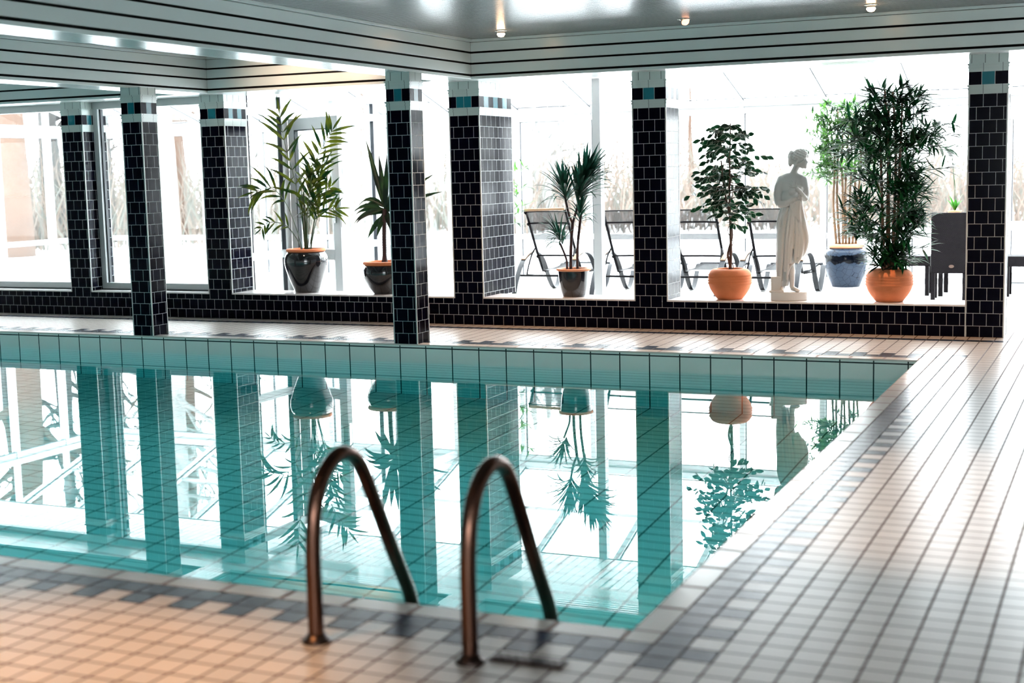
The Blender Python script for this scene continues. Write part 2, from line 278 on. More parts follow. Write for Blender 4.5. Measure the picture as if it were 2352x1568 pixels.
# ------------------------------------------------------------------ builders
def tag(o, label=None, cat=None, group=None, kind=None):
    if label: o['label'] = label
    if cat: o['category'] = cat
    if group: o['group'] = group
    if kind: o['kind'] = kind
    return o
def empty(name, loc, label=None, cat=None, group=None, rz=0.0, kind=None):
    o = bpy.data.objects.new(name, None); COL.objects.link(o)
    o.location = Vector(loc)*S; o.rotation_euler = (0, 0, rz); o.empty_display_size = 0.1
    return tag(o, label, cat, group, kind)
class MB:
    def __init__(s): s.bm = bmesh.new(); s.uv = s.bm.loops.layers.uv.new('UVMap')
    def quad(s, pts, mi=0, uv=None):
        vs = [s.bm.verts.new(p) for p in pts]; f = s.bm.faces.new(vs); f.material_index = mi
        if uv:
            for l, c in zip(f.loops, uv): l[s.uv].uv = c
        return f
    def box(s, x0, x1, y0, y1, z0, z1, mi=0):
        v = [s.bm.verts.new(p) for p in ((x0,y0,z0),(x1,y0,z0),(x1,y1,z0),(x0,y1,z0),(x0,y0,z1),(x1,y0,z1),(x1,y1,z1),(x0,y1,z1))]
        for f in ((0,3,2,1),(4,5,6,7),(0,1,5,4),(1,2,6,5),(2,3,7,6),(3,0,4,7)):
            s.bm.faces.new([v[i] for i in f]).material_index = mi
        return s
    def obox(s, a, b, wdt, hgt, up=(0,0,1), mi=0):
        a, b = Vector(a), Vector(b); d = (b-a).normalized(); up = Vector(up); sd = d.cross(up)
        if sd.length < 1e-5: sd = Vector((1,0,0))
        sd.normalize(); u = sd.cross(d).normalized()
        v = []
        for c in (a, b):
            for i, j in ((-1,-1),(1,-1),(1,1),(-1,1)): v.append(s.bm.verts.new(c + sd*i*wdt/2 + u*j*hgt/2))
        for f in ((0,1,2,3),(7,6,5,4),(0,4,5,1),(1,5,6,2),(2,6,7,3),(3,7,4,0)): s.bm.faces.new([v[i] for i in f]).material_index = mi
        return s
    def tube(s, pts, rad, n=8, cap=True, mi=0, smooth=True):
        pts = [Vector(p) for p in pts]; k = len(pts)
        if not isinstance(rad, (list, tuple)): rad = [rad]*k
        ref = Vector((0.13, 0.31, 0.94)); rings = []
        prev = None
        for i, p in enumerate(pts):
            d = (pts[min(i+1, k-1)] - pts[max(i-1, 0)])
            if d.length < 1e-9: d = Vector((0,0,1))
            d.normalize()
            if prev is None:
                a = d.cross(ref)
                if a.length < 0.1: a = d.cross(Vector((1,0,0)))
            else: a = prev - d*prev.dot(d)
            a.normalize(); prev = a; b = d.cross(a)
            rings.append([s.bm.verts.new(p + (a*math.cos(2*PI*j/n) + b*math.sin(2*PI*j/n))*rad[i]) for j in range(n)])
        for i in range(k-1):
            for j in range(n):
                f = s.bm.faces.new((rings[i][j], rings[i][(j+1)%n], rings[i+1][(j+1)%n], rings[i+1][j])); f.smooth = smooth; f.material_index = mi
        if cap:
            s.bm.faces.new(list(reversed(rings[0]))).material_index = mi; s.bm.faces.new(rings[-1]).material_index = mi
        return s
    def ribbon(s, pts, wdt, thick, side=(1,0,0)):
        """flat bar bent in a plane; side is its width direction"""
        pts = [Vector(p) for p in pts]; sd = Vector(side).normalized(); rings = []
        for i, p in enumerate(pts):
            d = (pts[min(i+1, len(pts)-1)] - pts[max(i-1, 0)]).normalized(); nrm = d.cross(sd).normalized()
            rings.append([s.bm.verts.new(p + sd*a*wdt/2 + nrm*b*thick/2) for a, b in ((-1,-1),(1,-1),(1,1),(-1,1))])
        for i in range(len(pts)-1):
            for j in range(4): s.bm.faces.new((rings[i][j], rings[i][(j+1)%4], rings[i+1][(j+1)%4], rings[i+1][j]))
        s.bm.faces.new(list(reversed(rings[0]))); s.bm.faces.new(rings[-1])
        return s
    def lathe(s, prof, n=40, c=(0,0,0), mi=0):
        rings = []
        for r, z in prof:
            if r < 1e-6: rings.append([s.bm.verts.new((c[0], c[1], c[2]+z))])
            else: rings.append([s.bm.verts.new((c[0]+r*math.cos(2*PI*j/n), c[1]+r*math.sin(2*PI*j/n), c[2]+z)) for j in range(n)])
        for a, b in zip(rings, rings[1:]):
            for j in range(n):
                if len(a) == 1 and len(b) == 1: continue
                if len(a) == 1: vs = (a[0], b[(j+1)%n], b[j])
                elif len(b) == 1: vs = (a[j], a[(j+1)%n], b[0])
                else: vs = (a[j], a[(j+1)%n], b[(j+1)%n], b[j])
                f = s.bm.faces.new(vs); f.smooth = True; f.material_index = mi
        return s
    def ell(s, c, r, rot=None, seg=16, rings=10):
        mt = Matrix.Translation(Vector(c)) @ (rot.to_matrix().to_4x4() if rot else Matrix()) @ Matrix.Diagonal((r[0], r[1], r[2], 1))
        g = bmesh.ops.create_uvsphere(s.bm, u_segments=seg, v_segments=rings, radius=1, matrix=mt)
        for v in g['verts']:
            for f in v.link_faces: f.smooth = True
        return s
    def leaf(s, base, d, length, wdt, droop=0.3, nseg=4, up=Vector((0,0,1)), fold=0.25, widest=0.4, mi=0):
        p = Vector(base); d = Vector(d).normalized(); sd = d.cross(up)
        if sd.length < 1e-3: sd = Vector((1,0,0))
        sd.normalize(); step = length/nseg; prev = None
        for i in range(nseg+1):
            t = i/nseg
            ww = wdt*0.5*(math.sin(PI*(t**(math.log(0.5)/math.log(widest)))) if 0 < t < 1 else 0)
            if i == 0: ww = wdt*0.06
            nrm = sd.cross(d).normalized()
            c = s.bm.verts.new(p - nrm*ww*fold*2); l = s.bm.verts.new(p - sd*ww); r = s.bm.verts.new(p + sd*ww)
            if prev:
                pl, pc, pr, pt = prev
                if i == nseg:
                    fs = [(s.bm.faces.new((pl, pc, c)), (0, .5, .5), (pt, pt, 1)), (s.bm.faces.new((pc, pr, c)), (.5, 1, .5), (pt, pt, 1))]
                    s.bm.verts.remove(l); s.bm.verts.remove(r)
                else:
                    fs = [(s.bm.faces.new((pl, pc, c, l)), (0, .5, .5, 0), (pt, pt, t, t)), (s.bm.faces.new((pc, pr, r, c)), (.5, 1, 1, .5), (pt, pt, t, t))]
                for f, us, vs in fs:
                    f.smooth = True; f.material_index = mi
                    for lp, a, b in zip(f.loops, us, vs): lp[s.uv].uv = (a, b)
            prev = (l, c, r, t)
            p = p + d*step; d = (d + Vector((0,0,-1))*droop/nseg*(0.35 + 1.5*t)).normalized()
        return s
    def build(s, name, mat, parent=None, org=None, solid=None):
        """org: world position (pitches) of the object's origin; geometry is in world pitches.
        With a parent the geometry is local to the parent."""
        if parent is None and org is None:
            vs = s.bm.verts; org = Vector((0, 0, 0))
        o_ = Vector(org) if org is not None else Vector((0,0,0))
        if o_.length > 0: bmesh.ops.translate(s.bm, verts=s.bm.verts, vec=-o_)
        bmesh.ops.scale(s.bm, verts=s.bm.verts, vec=(S, S, S))
        me = bpy.data.meshes.new(name); s.bm.to_mesh(me); s.bm.free()
        for mm in (mat if isinstance(mat, (list, tuple)) else [mat]): me.materials.append(mm)
        o = bpy.data.objects.new(name, me); COL.objects.link(o)
        if parent: o.parent = parent
        o.location = o_*S
        return o
def bevel(o, wdt, seg=2):
    b = o.modifiers.new('bevel', 'BEVEL'); b.width = wdt; b.segments = seg; b.limit_method = 'ANGLE'; b.angle_limit = 0.6
    return o
def struct(o): o['kind'] = 'structure'; return o
def copy_tree(o, parent=None):
    c = o.copy(); COL.objects.link(c); c.parent = parent
    for ch in list(o.children): copy_tree(ch, c)
    return c
def bez(pts, n=6):
    """smooth curve through points (Catmull-Rom)"""
    P = [Vector(p) for p in pts]; P = [P[0]*2-P[1]] + P + [P[-1]*2-P[-2]]; out = []
    for i in range(1, len(P)-2):
        for k in range(n):
            t = k/n; a, b, c, d = P[i-1], P[i], P[i+1], P[i+2]
            out.append(0.5*((2*b) + (c-a)*t + (2*a-5*b+4*c-d)*t*t + (3*b-a-3*c+d)*t**3))
    out.append(P[-2]); return out

# ================================================================== STRUCTURE
WZ = -1.5                       # water level
PX0, PX1, PY0, PY1 = -119.9, -4.2, -75.8, -14.5   # pool rim
SILL = 2.53; SOF = 21.87; CEIL = 25.25
HX0, HX1, HY0 = -124.0, 24.0, -136.0
GX = [-14.05 - 9.69*k for k in range(-3, 13)]; GX = sorted(GX)    # mullion lines of the glass wall
GX0, GX1, GY = GX[0], GX[-1], 50.0

# ---- floor: one face per tile, grout from the tile's own UV
def floor_mesh():
    mb = MB()
    xs = [PX1 + i for i in range(0, 30)]
    xl = [PX1 - i for i in range(1, 128)]
    X = sorted(xl + xs)
    Y = sorted([PY0 - i for i in range(0, 61)] + [PY0 + i for i in range(1, 61)] + [PY1, -13.3, -12.15] + [-11.05 + i*1.0 for i in range(0, 62)])
    near = [y for y in Y if y <= PY0]; mid = [PY0 + i for i in range(0, 62)]; mid = [y for y in mid if y < PY1-0.3] + [PY1]
    far = [PY1, -13.3, -12.15] + [-11.05 + i for i in range(0, 62)]
    def row(ys, xsel, f):
        for j in range(len(ys)-1):
            for i in range(len(xsel)-1):
                x0, x1, y0, y1 = xsel[i], xsel[i+1], ys[j], ys[j+1]
                mi = f(x0, x1, y0, y1)
                if mi is None: continue
                iu, iv = i*1.0, j*1.0
                mb.quad([(x0,y0,0),(x1,y0,0),(x1,y1,0),(x0,y1,0)], mi, [(iu,iv),(iu+1,iv),(iu+1,iv+1),(iu,iv+1)])
    def pat(x0, x1, y0, y1):
        xc, yc = (x0+x1)/2, (y0+y1)/2
        i = math.floor(xc - PX1); 
        if yc < PY0: j = math.floor(PY0 - yc)
        elif yc > PY1: j = 0 if yc < -13.3 else (1 if yc < -12.15 else (2 if yc < -11.05 else 9))
        else: j = -1
        if j == 0 and i < 1: return None                     # coping
        if i == 0 and (j == -1 or j == 0): return None
        if j < 0 and i < 0: return None                      # pool
        if yc > 3.65: return 2
        if yc > -3.2 and yc < -2.2: return 1 if xc < 4 else 0
        col = math.floor(xc - PX1)
        if i < 1 or (i == 1 and j in (1, 2)):
            if j == 1: return 1
            if j == 2: return 1 if (col % 2) == 1 else 0
        if i == 1 and (j < 3): return 1
        if i == 2 and j < 3: return 1 if (math.floor(yc - PY0) % 2) == 0 else 0
        return 0
    row(sorted(near), X, pat); row(mid, X, pat); row(far, X, pat)
    me = mb.build('floor', [M['floor_light'], M['floor_dark'], M['floor_white']])
    return struct(me)
floor_mesh()

# coping, set flush, on the rim of the pool
mb = MB(); CP = [M['floor_light']]
def cope(x0, x1, y0, y1, k):
    mb.quad([(x0,y0,0),(x1,y0,0),(x1,y1,0),(x0,y1,0)], 0, [(k,0),(k+1,0),(k+1,1),(k,1)])
k = 0; x = PX1
while x > PX0:
    nx = max(x-2.38, PX0); cope(nx, x, PY0-1.0, PY0, k); cope(nx, x, PY1, -13.3, k+400); x = nx; k += 1
y = PY0
while y < PY1-0.01:
    ny = min(y+2.38, PY1); cope(PX1, PX1+1.0, y, ny, k+900); y = ny; k += 1
cope(PX1, PX1+1.0, PY0-1.0, PY0, 7001); cope(PX1, PX1+1.0, PY1, -13.3, 7002)
# inner lip faces
for (a, b) in (((PX0,PY1),(PX1,PY1)), ((PX1,PY1),(PX1,PY0)), ((PX1,PY0),(PX0,PY0))):
    mb.quad([(a[0],a[1],0),(b[0],b[1],0),(b[0],b[1],-0.12),(a[0],a[1],-0.12)], 0, [(.3,.5),(.6,.5),(.6,.6),(.3,.6)])
M['coping'] = floormat('pale_coping_tile', (0.66, 0.61, 0.56), (0.20, 0.13, 0.11), 0.2)
struct(mb.build('trim_1', M['coping']))

# pool shell
PD = -16.5
mb = MB()
mb.quad([(PX0,PY0,PD),(PX1,PY0,PD),(PX1,PY1,PD),(PX0,PY1,PD)])
for (a, b) in (((PX0,PY1),(PX1,PY1)), ((PX1,PY1),(PX1,PY0)), ((PX1,PY0),(PX0,PY0)), ((PX0,PY0),(PX0,PY1))):
    mb.quad([(a[0],a[1],-1.85),(b[0],b[1],-1.85),(b[0],b[1],PD),(a[0],a[1],PD)]); mb.quad([(a[0],a[1],-0.12),(b[0],b[1],-0.12),(b[0],b[1],-1.85),(a[0],a[1],-1.85)], 1)
o = struct(mb.build('pool_basin', [M['pool_tile'], M['pool_rim']]))
tag(o, 'tiled swimming pool basin lined with pale tiles and black joints', 'swimming pool')
mb = MB(); mb.quad([(PX0,PY0,WZ),(PX1,PY0,WZ),(PX1,PY1,WZ),(PX0,PY1,WZ)])
tag(mb.build('pool_water', M['water']), 'still turquoise water filling the swimming pool and mirroring the windows', 'water', kind='stuff')

# ---- tiled wall with openings
def wall_back():
    mb = MB()
    mb.box(HX0, -2.58, 0, 3.65, -0.05, SILL-0.14)
    mb.box(HX0, -116.4, 0, 3.65, SILL-0.14, SOF)
    return struct(mb.build('wall_back', M['black_tile']))
wall_back()
OPEN = [(-116.4, -92.0), (-89.3, -74.65), (-71.8, -47.4), (-44.4, -30.0), (-27.0, -2.6)]
# ledge top: pale tiles
mb = MB()
for a, b in OPEN:
    n = max(1, round((b-a)/1.0)); 
    for i in range(n):
        for j in range(3):
            x0, x1 = a+(b-a)*i/n, a+(b-a)*(i+1)/n; y0, y1 = -0.04+3.73*j/3, -0.04+3.73*(j+1)/3
            mb.quad([(x0,y0,SILL),(x1,y0,SILL),(x1,y1,SILL),(x0,y1,SILL)], 0, [(i,j),(i+1,j),(i+1,j+1),(i,j+1)])
    mb.quad([(a,-0.04,SILL-0.14),(b,-0.04,SILL-0.14),(b,-0.04,SILL),(a,-0.04,SILL)], 0, [(.4,.4),(.6,.4),(.6,.6),(.4,.6)])
    mb.quad([(b,3.69,SILL-0.14),(a,3.69,SILL-0.14),(a,3.69,SILL),(b,3.69,SILL)], 0, [(.4,.4),(.6,.4),(.6,.6),(.4,.6)])
M['ledge'] = floormat('white_ledge_tile', (0.74, 0.71, 0.70), (0.42, 0.36, 0.36), 0.2)
struct(mb.build('trim_2', M['ledge']))
# underside of the lintels
mb = MB(); mb.box(HX0, 0.30, 0.0, 3.65, SOF, CEIL+0.6)
mb.box(0.30, HX1, 0.0, 3.65, SOF, CEIL+0.6)
struct(mb.build('wall_lintel', M['soffit_tile']))

def pillar(x0, x1, y0, y1, z0, label, nf=3, group=None):
    cx, cy_ = (x0+x1)/2, (y0+y1)/2
    r = empty('tiled_pillar', (cx, cy_, z0), label, 'pillar', group)
    def B(name, mat, *boxes):
        mb = MB()
        for b in boxes: mb.box(b[0]-cx, b[1]-cx, b[2]-cy_, b[3]-cy_, b[4]-z0, b[5]-z0)
        return mb.build(name, mat, r)
    B('shaft', M['black_tile'], (x0, x1, y0, y1, z0, 18.87))
    e = 0.05
    B('edge_trim', M['trim'], *[(a-e, a+e, b-e, b+e, z0, 18.87) for a in (x0+0.03, x1-0.03) for b in (y0+0.03, y1-0.03)])
    for zz in (18.87, 20.55):
        h = 0.7 if zz < 20 else 0.65
        B('moulding', M['cap'], (x0-0.02, x1+0.02, y0-0.02, y1+0.02, zz, zz+h*0.45),
          (x0-0.07, x1+0.07, y0-0.07, y1+0.07, zz+h*0.45, zz+h*0.62), (x0-0.03, x1+0.03, y0-0.03, y1+0.03, zz+h*0.62, zz+h*0.8),
          (x0-0.11, x1+0.11, y0-0.11, y1+0.11, zz+h*0.8, zz+h))
    # band of glazed tiles
    mb = MB(); z1, z2 = 19.57, 20.55
    def side(a, b, n, odd):
        a, b = Vector(a), Vector(b)
        for i in range(n):
            p, q = a + (b-a)*(i+0.02)/n, a + (b-a)*(i+0.98)/n
            teal = (i % 2 == 1) if n % 2 else (i in (n//2-1, n//2) if n == 4 else i % 2 == 1)
            mb.quad([(p.x-cx, p.y-cy_, z1-z0), (q.x-cx, q.y-cy_, z1-z0), (q.x-cx, q.y-cy_, z2-z0), (p.x-cx, p.y-cy_, z2-z0)], 1 if teal else 0)
    g = 0.012
    nd = max(3, int(round((y1-y0)/1.0)) | 1)
    side((x0, y0-g, 0), (x1, y0-g, 0), nf, 0); side((x1, y1+g, 0), (x0, y1+g, 0), nf, 0)
    side((x1+g, y0, 0), (x1+g, y1, 0), nd, 0); side((x0-g, y1, 0), (x0-g, y0, 0), nd, 0)
    mb.box(x0-cx+.005, x1-cx-.005, y0-cy_+.005, y1-cy_-.005, z1-z0, z2-z0, 2)
    mb.build('glazed_band', [M['navy'], M['teal'], M['trim']], r)
    B('top_course', M['cap_small'], (x0, x1, y0, y1, 21.2, SOF))
    return r
pillar(-2.6, 0.30, 0, 2.2, 0, 'navy tiled pillar at the right end of the wall, down to the deck')
pillar(-30.0, -27.0, 0, 3.65, SILL-0.14, 'navy tiled pillar between the black potted plant and the ficus', nf=3)
pillar(-47.4, -44.4, 0, 7.1, SILL-0.14, 'widest navy tiled wall pillar with a deep bluish side face', nf=4)
pillar(-74.65, -71.8, 0, 3.65, SILL-0.14, 'navy tiled wall pillar just left of the potted palm')
pillar(-92.0, -89.3, 0, 3.65, SILL-0.14, 'leftmost navy tiled wall pillar, between the two framed windows')
pillar(-45.85, -43.7, -14.45, -12.3, 0.02, 'free standing navy tiled column on the pool rim, the right one')
pillar(-72.4, -70.25, -14.45, -12.3, 0.02, 'free standing navy tiled column on the pool rim, the left one')

# ---- beams with board cladding
BOARDS = [(21.87, 22.11), (22.30, 23.11), (23.28, 24.06), (24.23, 25.0), (25.03, 25.25)]
def beam_x(name, x0, x1, y0, y1):
    mb = MB(); mb.box(x0, x1, y0+0.12, y1, SOF+0.05, CEIL+0.3); struct(mb.build(name, M['black_gap']))
    mb = MB()
    for i, (a, b) in enumerate(BOARDS):
        out = 0.25 if i == 4 else 0
        mb.box(x0, x1, y0-out, y0+0.2, a, b)
    return struct(bevel(mb.build(name, M['white_metal']), 0.002))
# main beam over the wall (face towards the pool)
mb = MB(); mb.box(HX0, HX1, -2.38, 0.0, SOF+0.08, CEIL+0.5); struct(mb.build('ceiling_beam_core', M['black_gap']))
mb = MB()
segs = [(-43.9, HX1), (-71.8, -47.5), (HX0, -75.2)]
for x0, x1 in segs:
    for i, (a, b) in enumerate(BOARDS): mb.box(x0, x1, -2.5-(0.25 if i == 4 else 0), -2.36, a, b)
struct(bevel(mb.build('ceiling_beam_cladding', M['white_metal']), 0.002))
mb = MB(); mb.box(HX0, HX1, -2.36, 0.0, SOF, SOF+0.1); struct(mb.build('ceiling_beam_soffit', M['soffit_x']))
def beam_y(x0, x1, names):
    mb = MB(); mb.box(x0+0.12, x1-0.12, HY0, -2.36, SOF+0.08, CEIL+0.3); struct(mb.build('ceiling_beam_core', M['black_gap']))
    mb = MB()
    for i, (a, b) in enumerate(BOARDS):
        o_ = 0.25 if i == 4 else 0
        mb.box(x1-0.14, x1+o_, HY0, -2.5, a, b); mb.box(x0-o_, x0+0.14, HY0, -2.5, a, b)
    struct(bevel(mb.build('ceiling_beam_cladding', M['white_metal']), 0.002))
    mb = MB(); mb.box(x0+0.14, x1-0.14, HY0, -2.36, SOF, SOF+0.1); struct(mb.build('ceiling_beam_soffit', M['soffit_y']))
beam_y(-47.5, -43.9, None); beam_y(-75.2, -71.8, None)
mb = MB(); mb.box(HX0, HX1, HY0, 0.0, CEIL, CEIL+0.5); struct(mb.build('ceiling', M['ceiling']))
# hall walls out of view
mb = MB(); mb.box(HX0-1, HX0, HY0, 4.5, -20, CEIL+1); struct(mb.build('wall_left', M['plaster']))
WR = (-134.0, -118.0); WF = (-8.0, 22.0)          # openings added behind the camera to let in fill daylight
mb = MB(); mb.box(HX1, HX1+1, WR[1], 16, -1, CEIL+1); mb.box(HX1, HX1+1, HY0-1, WR[0], -1, CEIL+1)
mb.box(HX1, HX1+1, WR[0], WR[1], -1, 7.5); mb.box(HX1, HX1+1, WR[0], WR[1], 21.5, CEIL+1); struct(mb.build('wall_right', M['plaster']))
mb = MB(); mb.box(HX0-1, WF[0], HY0-1, HY0, -1, CEIL+1); mb.box(WF[1], HX1, HY0-1, HY0, -1, CEIL+1)
mb.box(WF[0], WF[1], HY0-1, HY0, -1, 7.5); mb.box(WF[0], WF[1], HY0-1, HY0, 21.5, CEIL+1); struct(mb.build('wall_front', M['plaster']))
def fill_window(name, ax, a, b, fix):  # unseen window, added only as a source of fill light for the hall
    r = empty(name, ((a+b)/2, fix, 7.5) if ax == 'x' else (fix, (a+b)/2, 7.5), kind='structure'); L = (b-a)/2
    def bx(mb, u0, u1, v0, v1, z0, z1):
        if ax == 'x': mb.box(u0, u1, v0, v1, z0, z1)
        else: mb.box(v0, v1, u0, u1, z0, z1)
    mb = MB(); n = 4
    for k in range(n+1): bx(mb, -L+2*L*k/n-.3, -L+2*L*k/n+.3, -.4, .4, 0, 14)
    for z in (0, 13.5): bx(mb, -L, L, -.35, .35, z, z+.5)
    mb.build('window_frame', M['frame'], r)
    mb = MB(); bx(mb, -L, L, -.02, .02, .5, 13.5); mb.build('glass_pane', M['pane'], r)
fill_window('window_40', 'x', WF[0], WF[1], HY0-0.5); fill_window('window_41', 'y', WR[0], WR[1], HX1+0.5)

# ---- framed windows in the two left openings
def framed_window(name, x0, x1, left_stile):
    r = empty(name, ((x0+x1)/2, 2.0, SILL), None, None, kind='structure'); cx = (x0+x1)/2
    mb = MB(); h = SOF-SILL; fw = 0.62
    mb.box(x0-cx, x1-cx, -0.35, 0.35, 0.10, 0.10+fw); mb.box(x0-cx, x1-cx, -0.35, 0.35, h-fw-0.1, h)
    mb.box(x0-cx, x0-cx+fw, -0.349, 0.349, 0.10, h); mb.box(x1-cx-(0.12), x1-cx, -0.349, 0.349, 0.10, h)
    bevel(mb.build('window_frame', M['frame'], r), 0.004)
    mb = MB(); mb.box(x0-cx, x1-cx, -0.3, 0.3, 0.0, 0.10)
    mb.box(x0-cx+fw, x0-cx+fw+0.14, 0.0, 0.36, 0.7, h-fw-0.1)
    mb.build('gasket', M['gasket'], r)
    mb = MB(); mb.box(x0-cx+fw, x1-cx-0.1, -0.02, 0.02, 0.7, h-fw-0.1); mb.build('glass_pane', M['pane'], r)
    return r
framed_window('window_1', -116.4, -92.0, False)
framed_window('window_2', -89.3, -74.65, True)

# ================================================================== CONSERVATORY
RZ = [(0.0, 0.62), (5.15, 5.8), (19.95, 20.75)]
def bay(name, ax, a, b, fix, door=False, top=21.6):
    """glazed bay between a and b along axis ax ('x' or 'y'), at the fixed other coordinate"""
    c = (a+b)/2
    r = empty(name, (c, fix, 0) if ax == 'x' else (fix, c, 0), kind='structure')
    L = (b-a)/2
    def bx(mb, u0, u1, v0, v1, z0, z1):
        if ax == 'x': mb.box(u0, u1, v0, v1, z0, z1)
        else: mb.box(v0, v1, u0, u1, z0, z1)
    mb = MB()
    bx(mb, -L-0.34, -L+0.34, -0.5, 0.5, 0, 20.75)
    for z0, z1 in RZ: bx(mb, -L+0.34, L-0.34, -0.38, 0.38, z0, z1)
    bx(mb, -L-0.34, L+0.34 if False else L-0.34, -0.62, 0.62, 20.75, top)
    bevel(mb.build('window_frame', M['frame'], r), 0.004)
    mb = MB(); g = 0.07
    for z0, z1 in ((0.62, 5.15), (5.8, 19.95)):
        bx(mb, -L+0.34, -L+0.34+g*1.5, -0.1, 0.2, z0, z1); bx(mb, -L+0.34, L-0.34, -0.1, 0.1, z1-g, z1)
    mb.build('gasket', M['gasket'], r)
    for z0, z1 in ((0.62, 5.15), (5.8, 19.95)):
        mb = MB(); bx(mb, -L+0.34, L-0.34, -0.02, 0.02, z0, z1); mb.build('glass_pane', M['pane'], r)
    return r
wn_ = 3
for a, b in zip(GX, GX[1:]):
    if a < 0 < b and a > -6:      # glazed door bay at the right
        r = empty('door_1', ((a+b)/2, GY, 0), kind='structure'); L = (b-a)/2
        mb = MB(); mb.box(-L-0.34, -L+0.34, -0.5, 0.5, 0, 20.75); mb.box(-L+0.34, L-0.34, -0.38, 0.38, 19.3, 20.75); mb.box(-L-0.34, L-0.34, -0.62, 0.62, 20.75, 21.6)
        mb.box(-L+0.34, L-0.34, -0.38, 0.38, 0, 0.12); bevel(mb.build('door_frame', M['frame'], r), 0.004)
        for s0, s1 in ((-L+0.42, -0.06), (0.06, L-0.42)):
            mb = MB()
            for u0, u1, z0, z1 in ((s0, s0+0.9, 0.2, 19.2), (s1-0.9, s1, 0.2, 19.2), (s0+0.9, s1-0.9, 0.2, 1.3), (s0+0.9, s1-0.9, 6.0, 7.0), (s0+0.9, s1-0.9, 18.2, 19.2)):
                mb.box(u0, u1, -0.25, 0.25, z0, z1)
            dl = bevel(mb.build('door_leaf', M['frame'], r), 0.004)
            mb = MB(); mb.box(s0+0.9, s1-0.9, -0.02, 0.02, 1.3, 6.0); mb.box(s0+0.9, s1-0.9, -0.02, 0.02, 7.0, 18.2); mb.build('glass_pane', M['pane'], dl)
            mb = MB(); mb.box(s0+0.9, s0+1.0, -0.1, 0.2, 1.3, 6.0); mb.box(s0+0.9, s0+1.0, -0.1, 0.2, 7.0, 18.2); mb.build('gasket', M['gasket'], dl)
        mb = MB(); mb.box(-L+0.34, L-0.34, -0.30, 0.3, 0.12, 0.2); mb.build('threshold', M['gasket'], r)
        continue
    bay('window_%d' % wn_, 'x', a, b, GY); wn_ += 1
GYS = [3.7, 11.0, 20.7, 30.4, 40.1, 50.0]
for a, b in zip(GYS, GYS[1:]):
    bay('window_%d' % wn_, 'y', a, b, GX0); wn_ += 1
# glass roof: rafters and panes rise from the eaves towards the building
RY, RS = 16.0, 0.305
def rz(y): return 21.6 + RS*(GY - y)
roof = empty('ceiling', ((GX0+GX1)/2, 33, 26), kind='structure'); rc = Vector(((GX0+GX1)/2, 33, 26))
for x in GX:
    mb = MB(); mb.obox(Vector((x, GY+0.6, rz(GY+0.6)-0.1))-rc, Vector((x, RY, rz(RY)-0.1))-rc, 0.62, 0.95); mb.build('rafter', M['frame'], roof)
mb = MB(); mb.obox(Vector((GX0, 41.0, rz(41.0)+0.3))-rc, Vector((GX1, 41.0, rz(41.0)+0.3))-rc, 0.3, 0.3)
mb.obox(Vector((GX0-.4, RY+0.4, rz(RY)-0.3))-rc, Vector((GX1+.4, RY+0.4, rz(RY)-0.3))-rc, 0.8, 1.0); mb.build('purlin', M['frame'], roof)
for a, b in zip(GX, GX[1:]):
    mb = MB(); sx = (a+b)/2 - rc.x; wx = (b-a)/2 - 0.31
    mb.obox(Vector((sx+rc.x, GY+0.5, rz(GY+0.5)+0.1))-rc, Vector((sx+rc.x, RY, rz(RY)+0.1))-rc, 2*wx, 0.05); mb.build('glass_pane', M['pane'], roof)
    mb = MB(); mb.obox(Vector((a+0.36, GY-0.4, rz(GY-0.4)-0.25))-rc, Vector((a+0.36, RY+0.5, rz(RY+0.5)-0.25))-rc, 0.10, 0.12)
    mb.obox(Vector((a+0.31, GY-0.55, rz(GY-0.5)-0.05))-rc, Vector((b-0.31, GY-0.55, rz(GY-0.5)-0.05))-rc, 0.12, 0.12); mb.build('gasket', M['gasket'], roof)
# gable triangle glazing at the left end
mb = MB()
for y in GYS[2:]: mb.box(GX0-0.34, GX0+0.34, y-0.34, y+0.34, 21.6, rz(max(y, RY))-0.3)
struct(mb.build('trim_3', M['frame']))
mb = MB(); mb.bm.faces.new([mb.bm.verts.new(p) for p in ((GX0, RY, 21.6), (GX0, GY, 21.6), (GX0, RY, rz(RY)))])
struct(mb.build('window_gable', M['pane']))
# slatted ceiling strip next to the building and the fascia above it
mb = MB(); mb.box(GX0, GX1, 3.65, RY, 22.6, 23.0); struct(mb.build('ceiling', M['slat_ceiling']))
mb = MB(); mb.box(GX0, GX1, RY-0.3, RY+0.1, 22.6, rz(RY)+0.3); struct(mb.build('wall_fascia', M['white_paint']))
mb = MB(); mb.box(GX0, GX1, 3.66, RY+1, rz(RY)-0.2, rz(RY)+0.3); mb.box(GX0, GX1, 3.3, 3.7, CEIL, rz(RY)+0.3); struct(mb.build('roof_slab', M['plaster']))
mb = MB(); mb.box(GX1, GX1+1, 3.65, GY+0.6, -1, 23.0); mb.box(HX1, GX1+1, 3.0, 3.7, -1, CEIL); struct(mb.build('wall_end', M['white_paint']))
# square white post under the edge of the slatted ceiling
tag(mb.build('dummy', M['frame']), None) if False else None
r = empty('support_post', (-38.95, 16.0, 0), 'square white post standing behind the second sun lounger', 'post')
mb = MB(); mb.box(-0.55, 0.30, -0.5, 0.5, 0, 22.6); bevel(mb.build('post_shaft', M['frame'], r), 0.004)
mb = MB(); mb.box(-0.7, 0.45, -0.65, 0.65, 0, 0.15); mb.build('foot_plate', M['frame'], r)

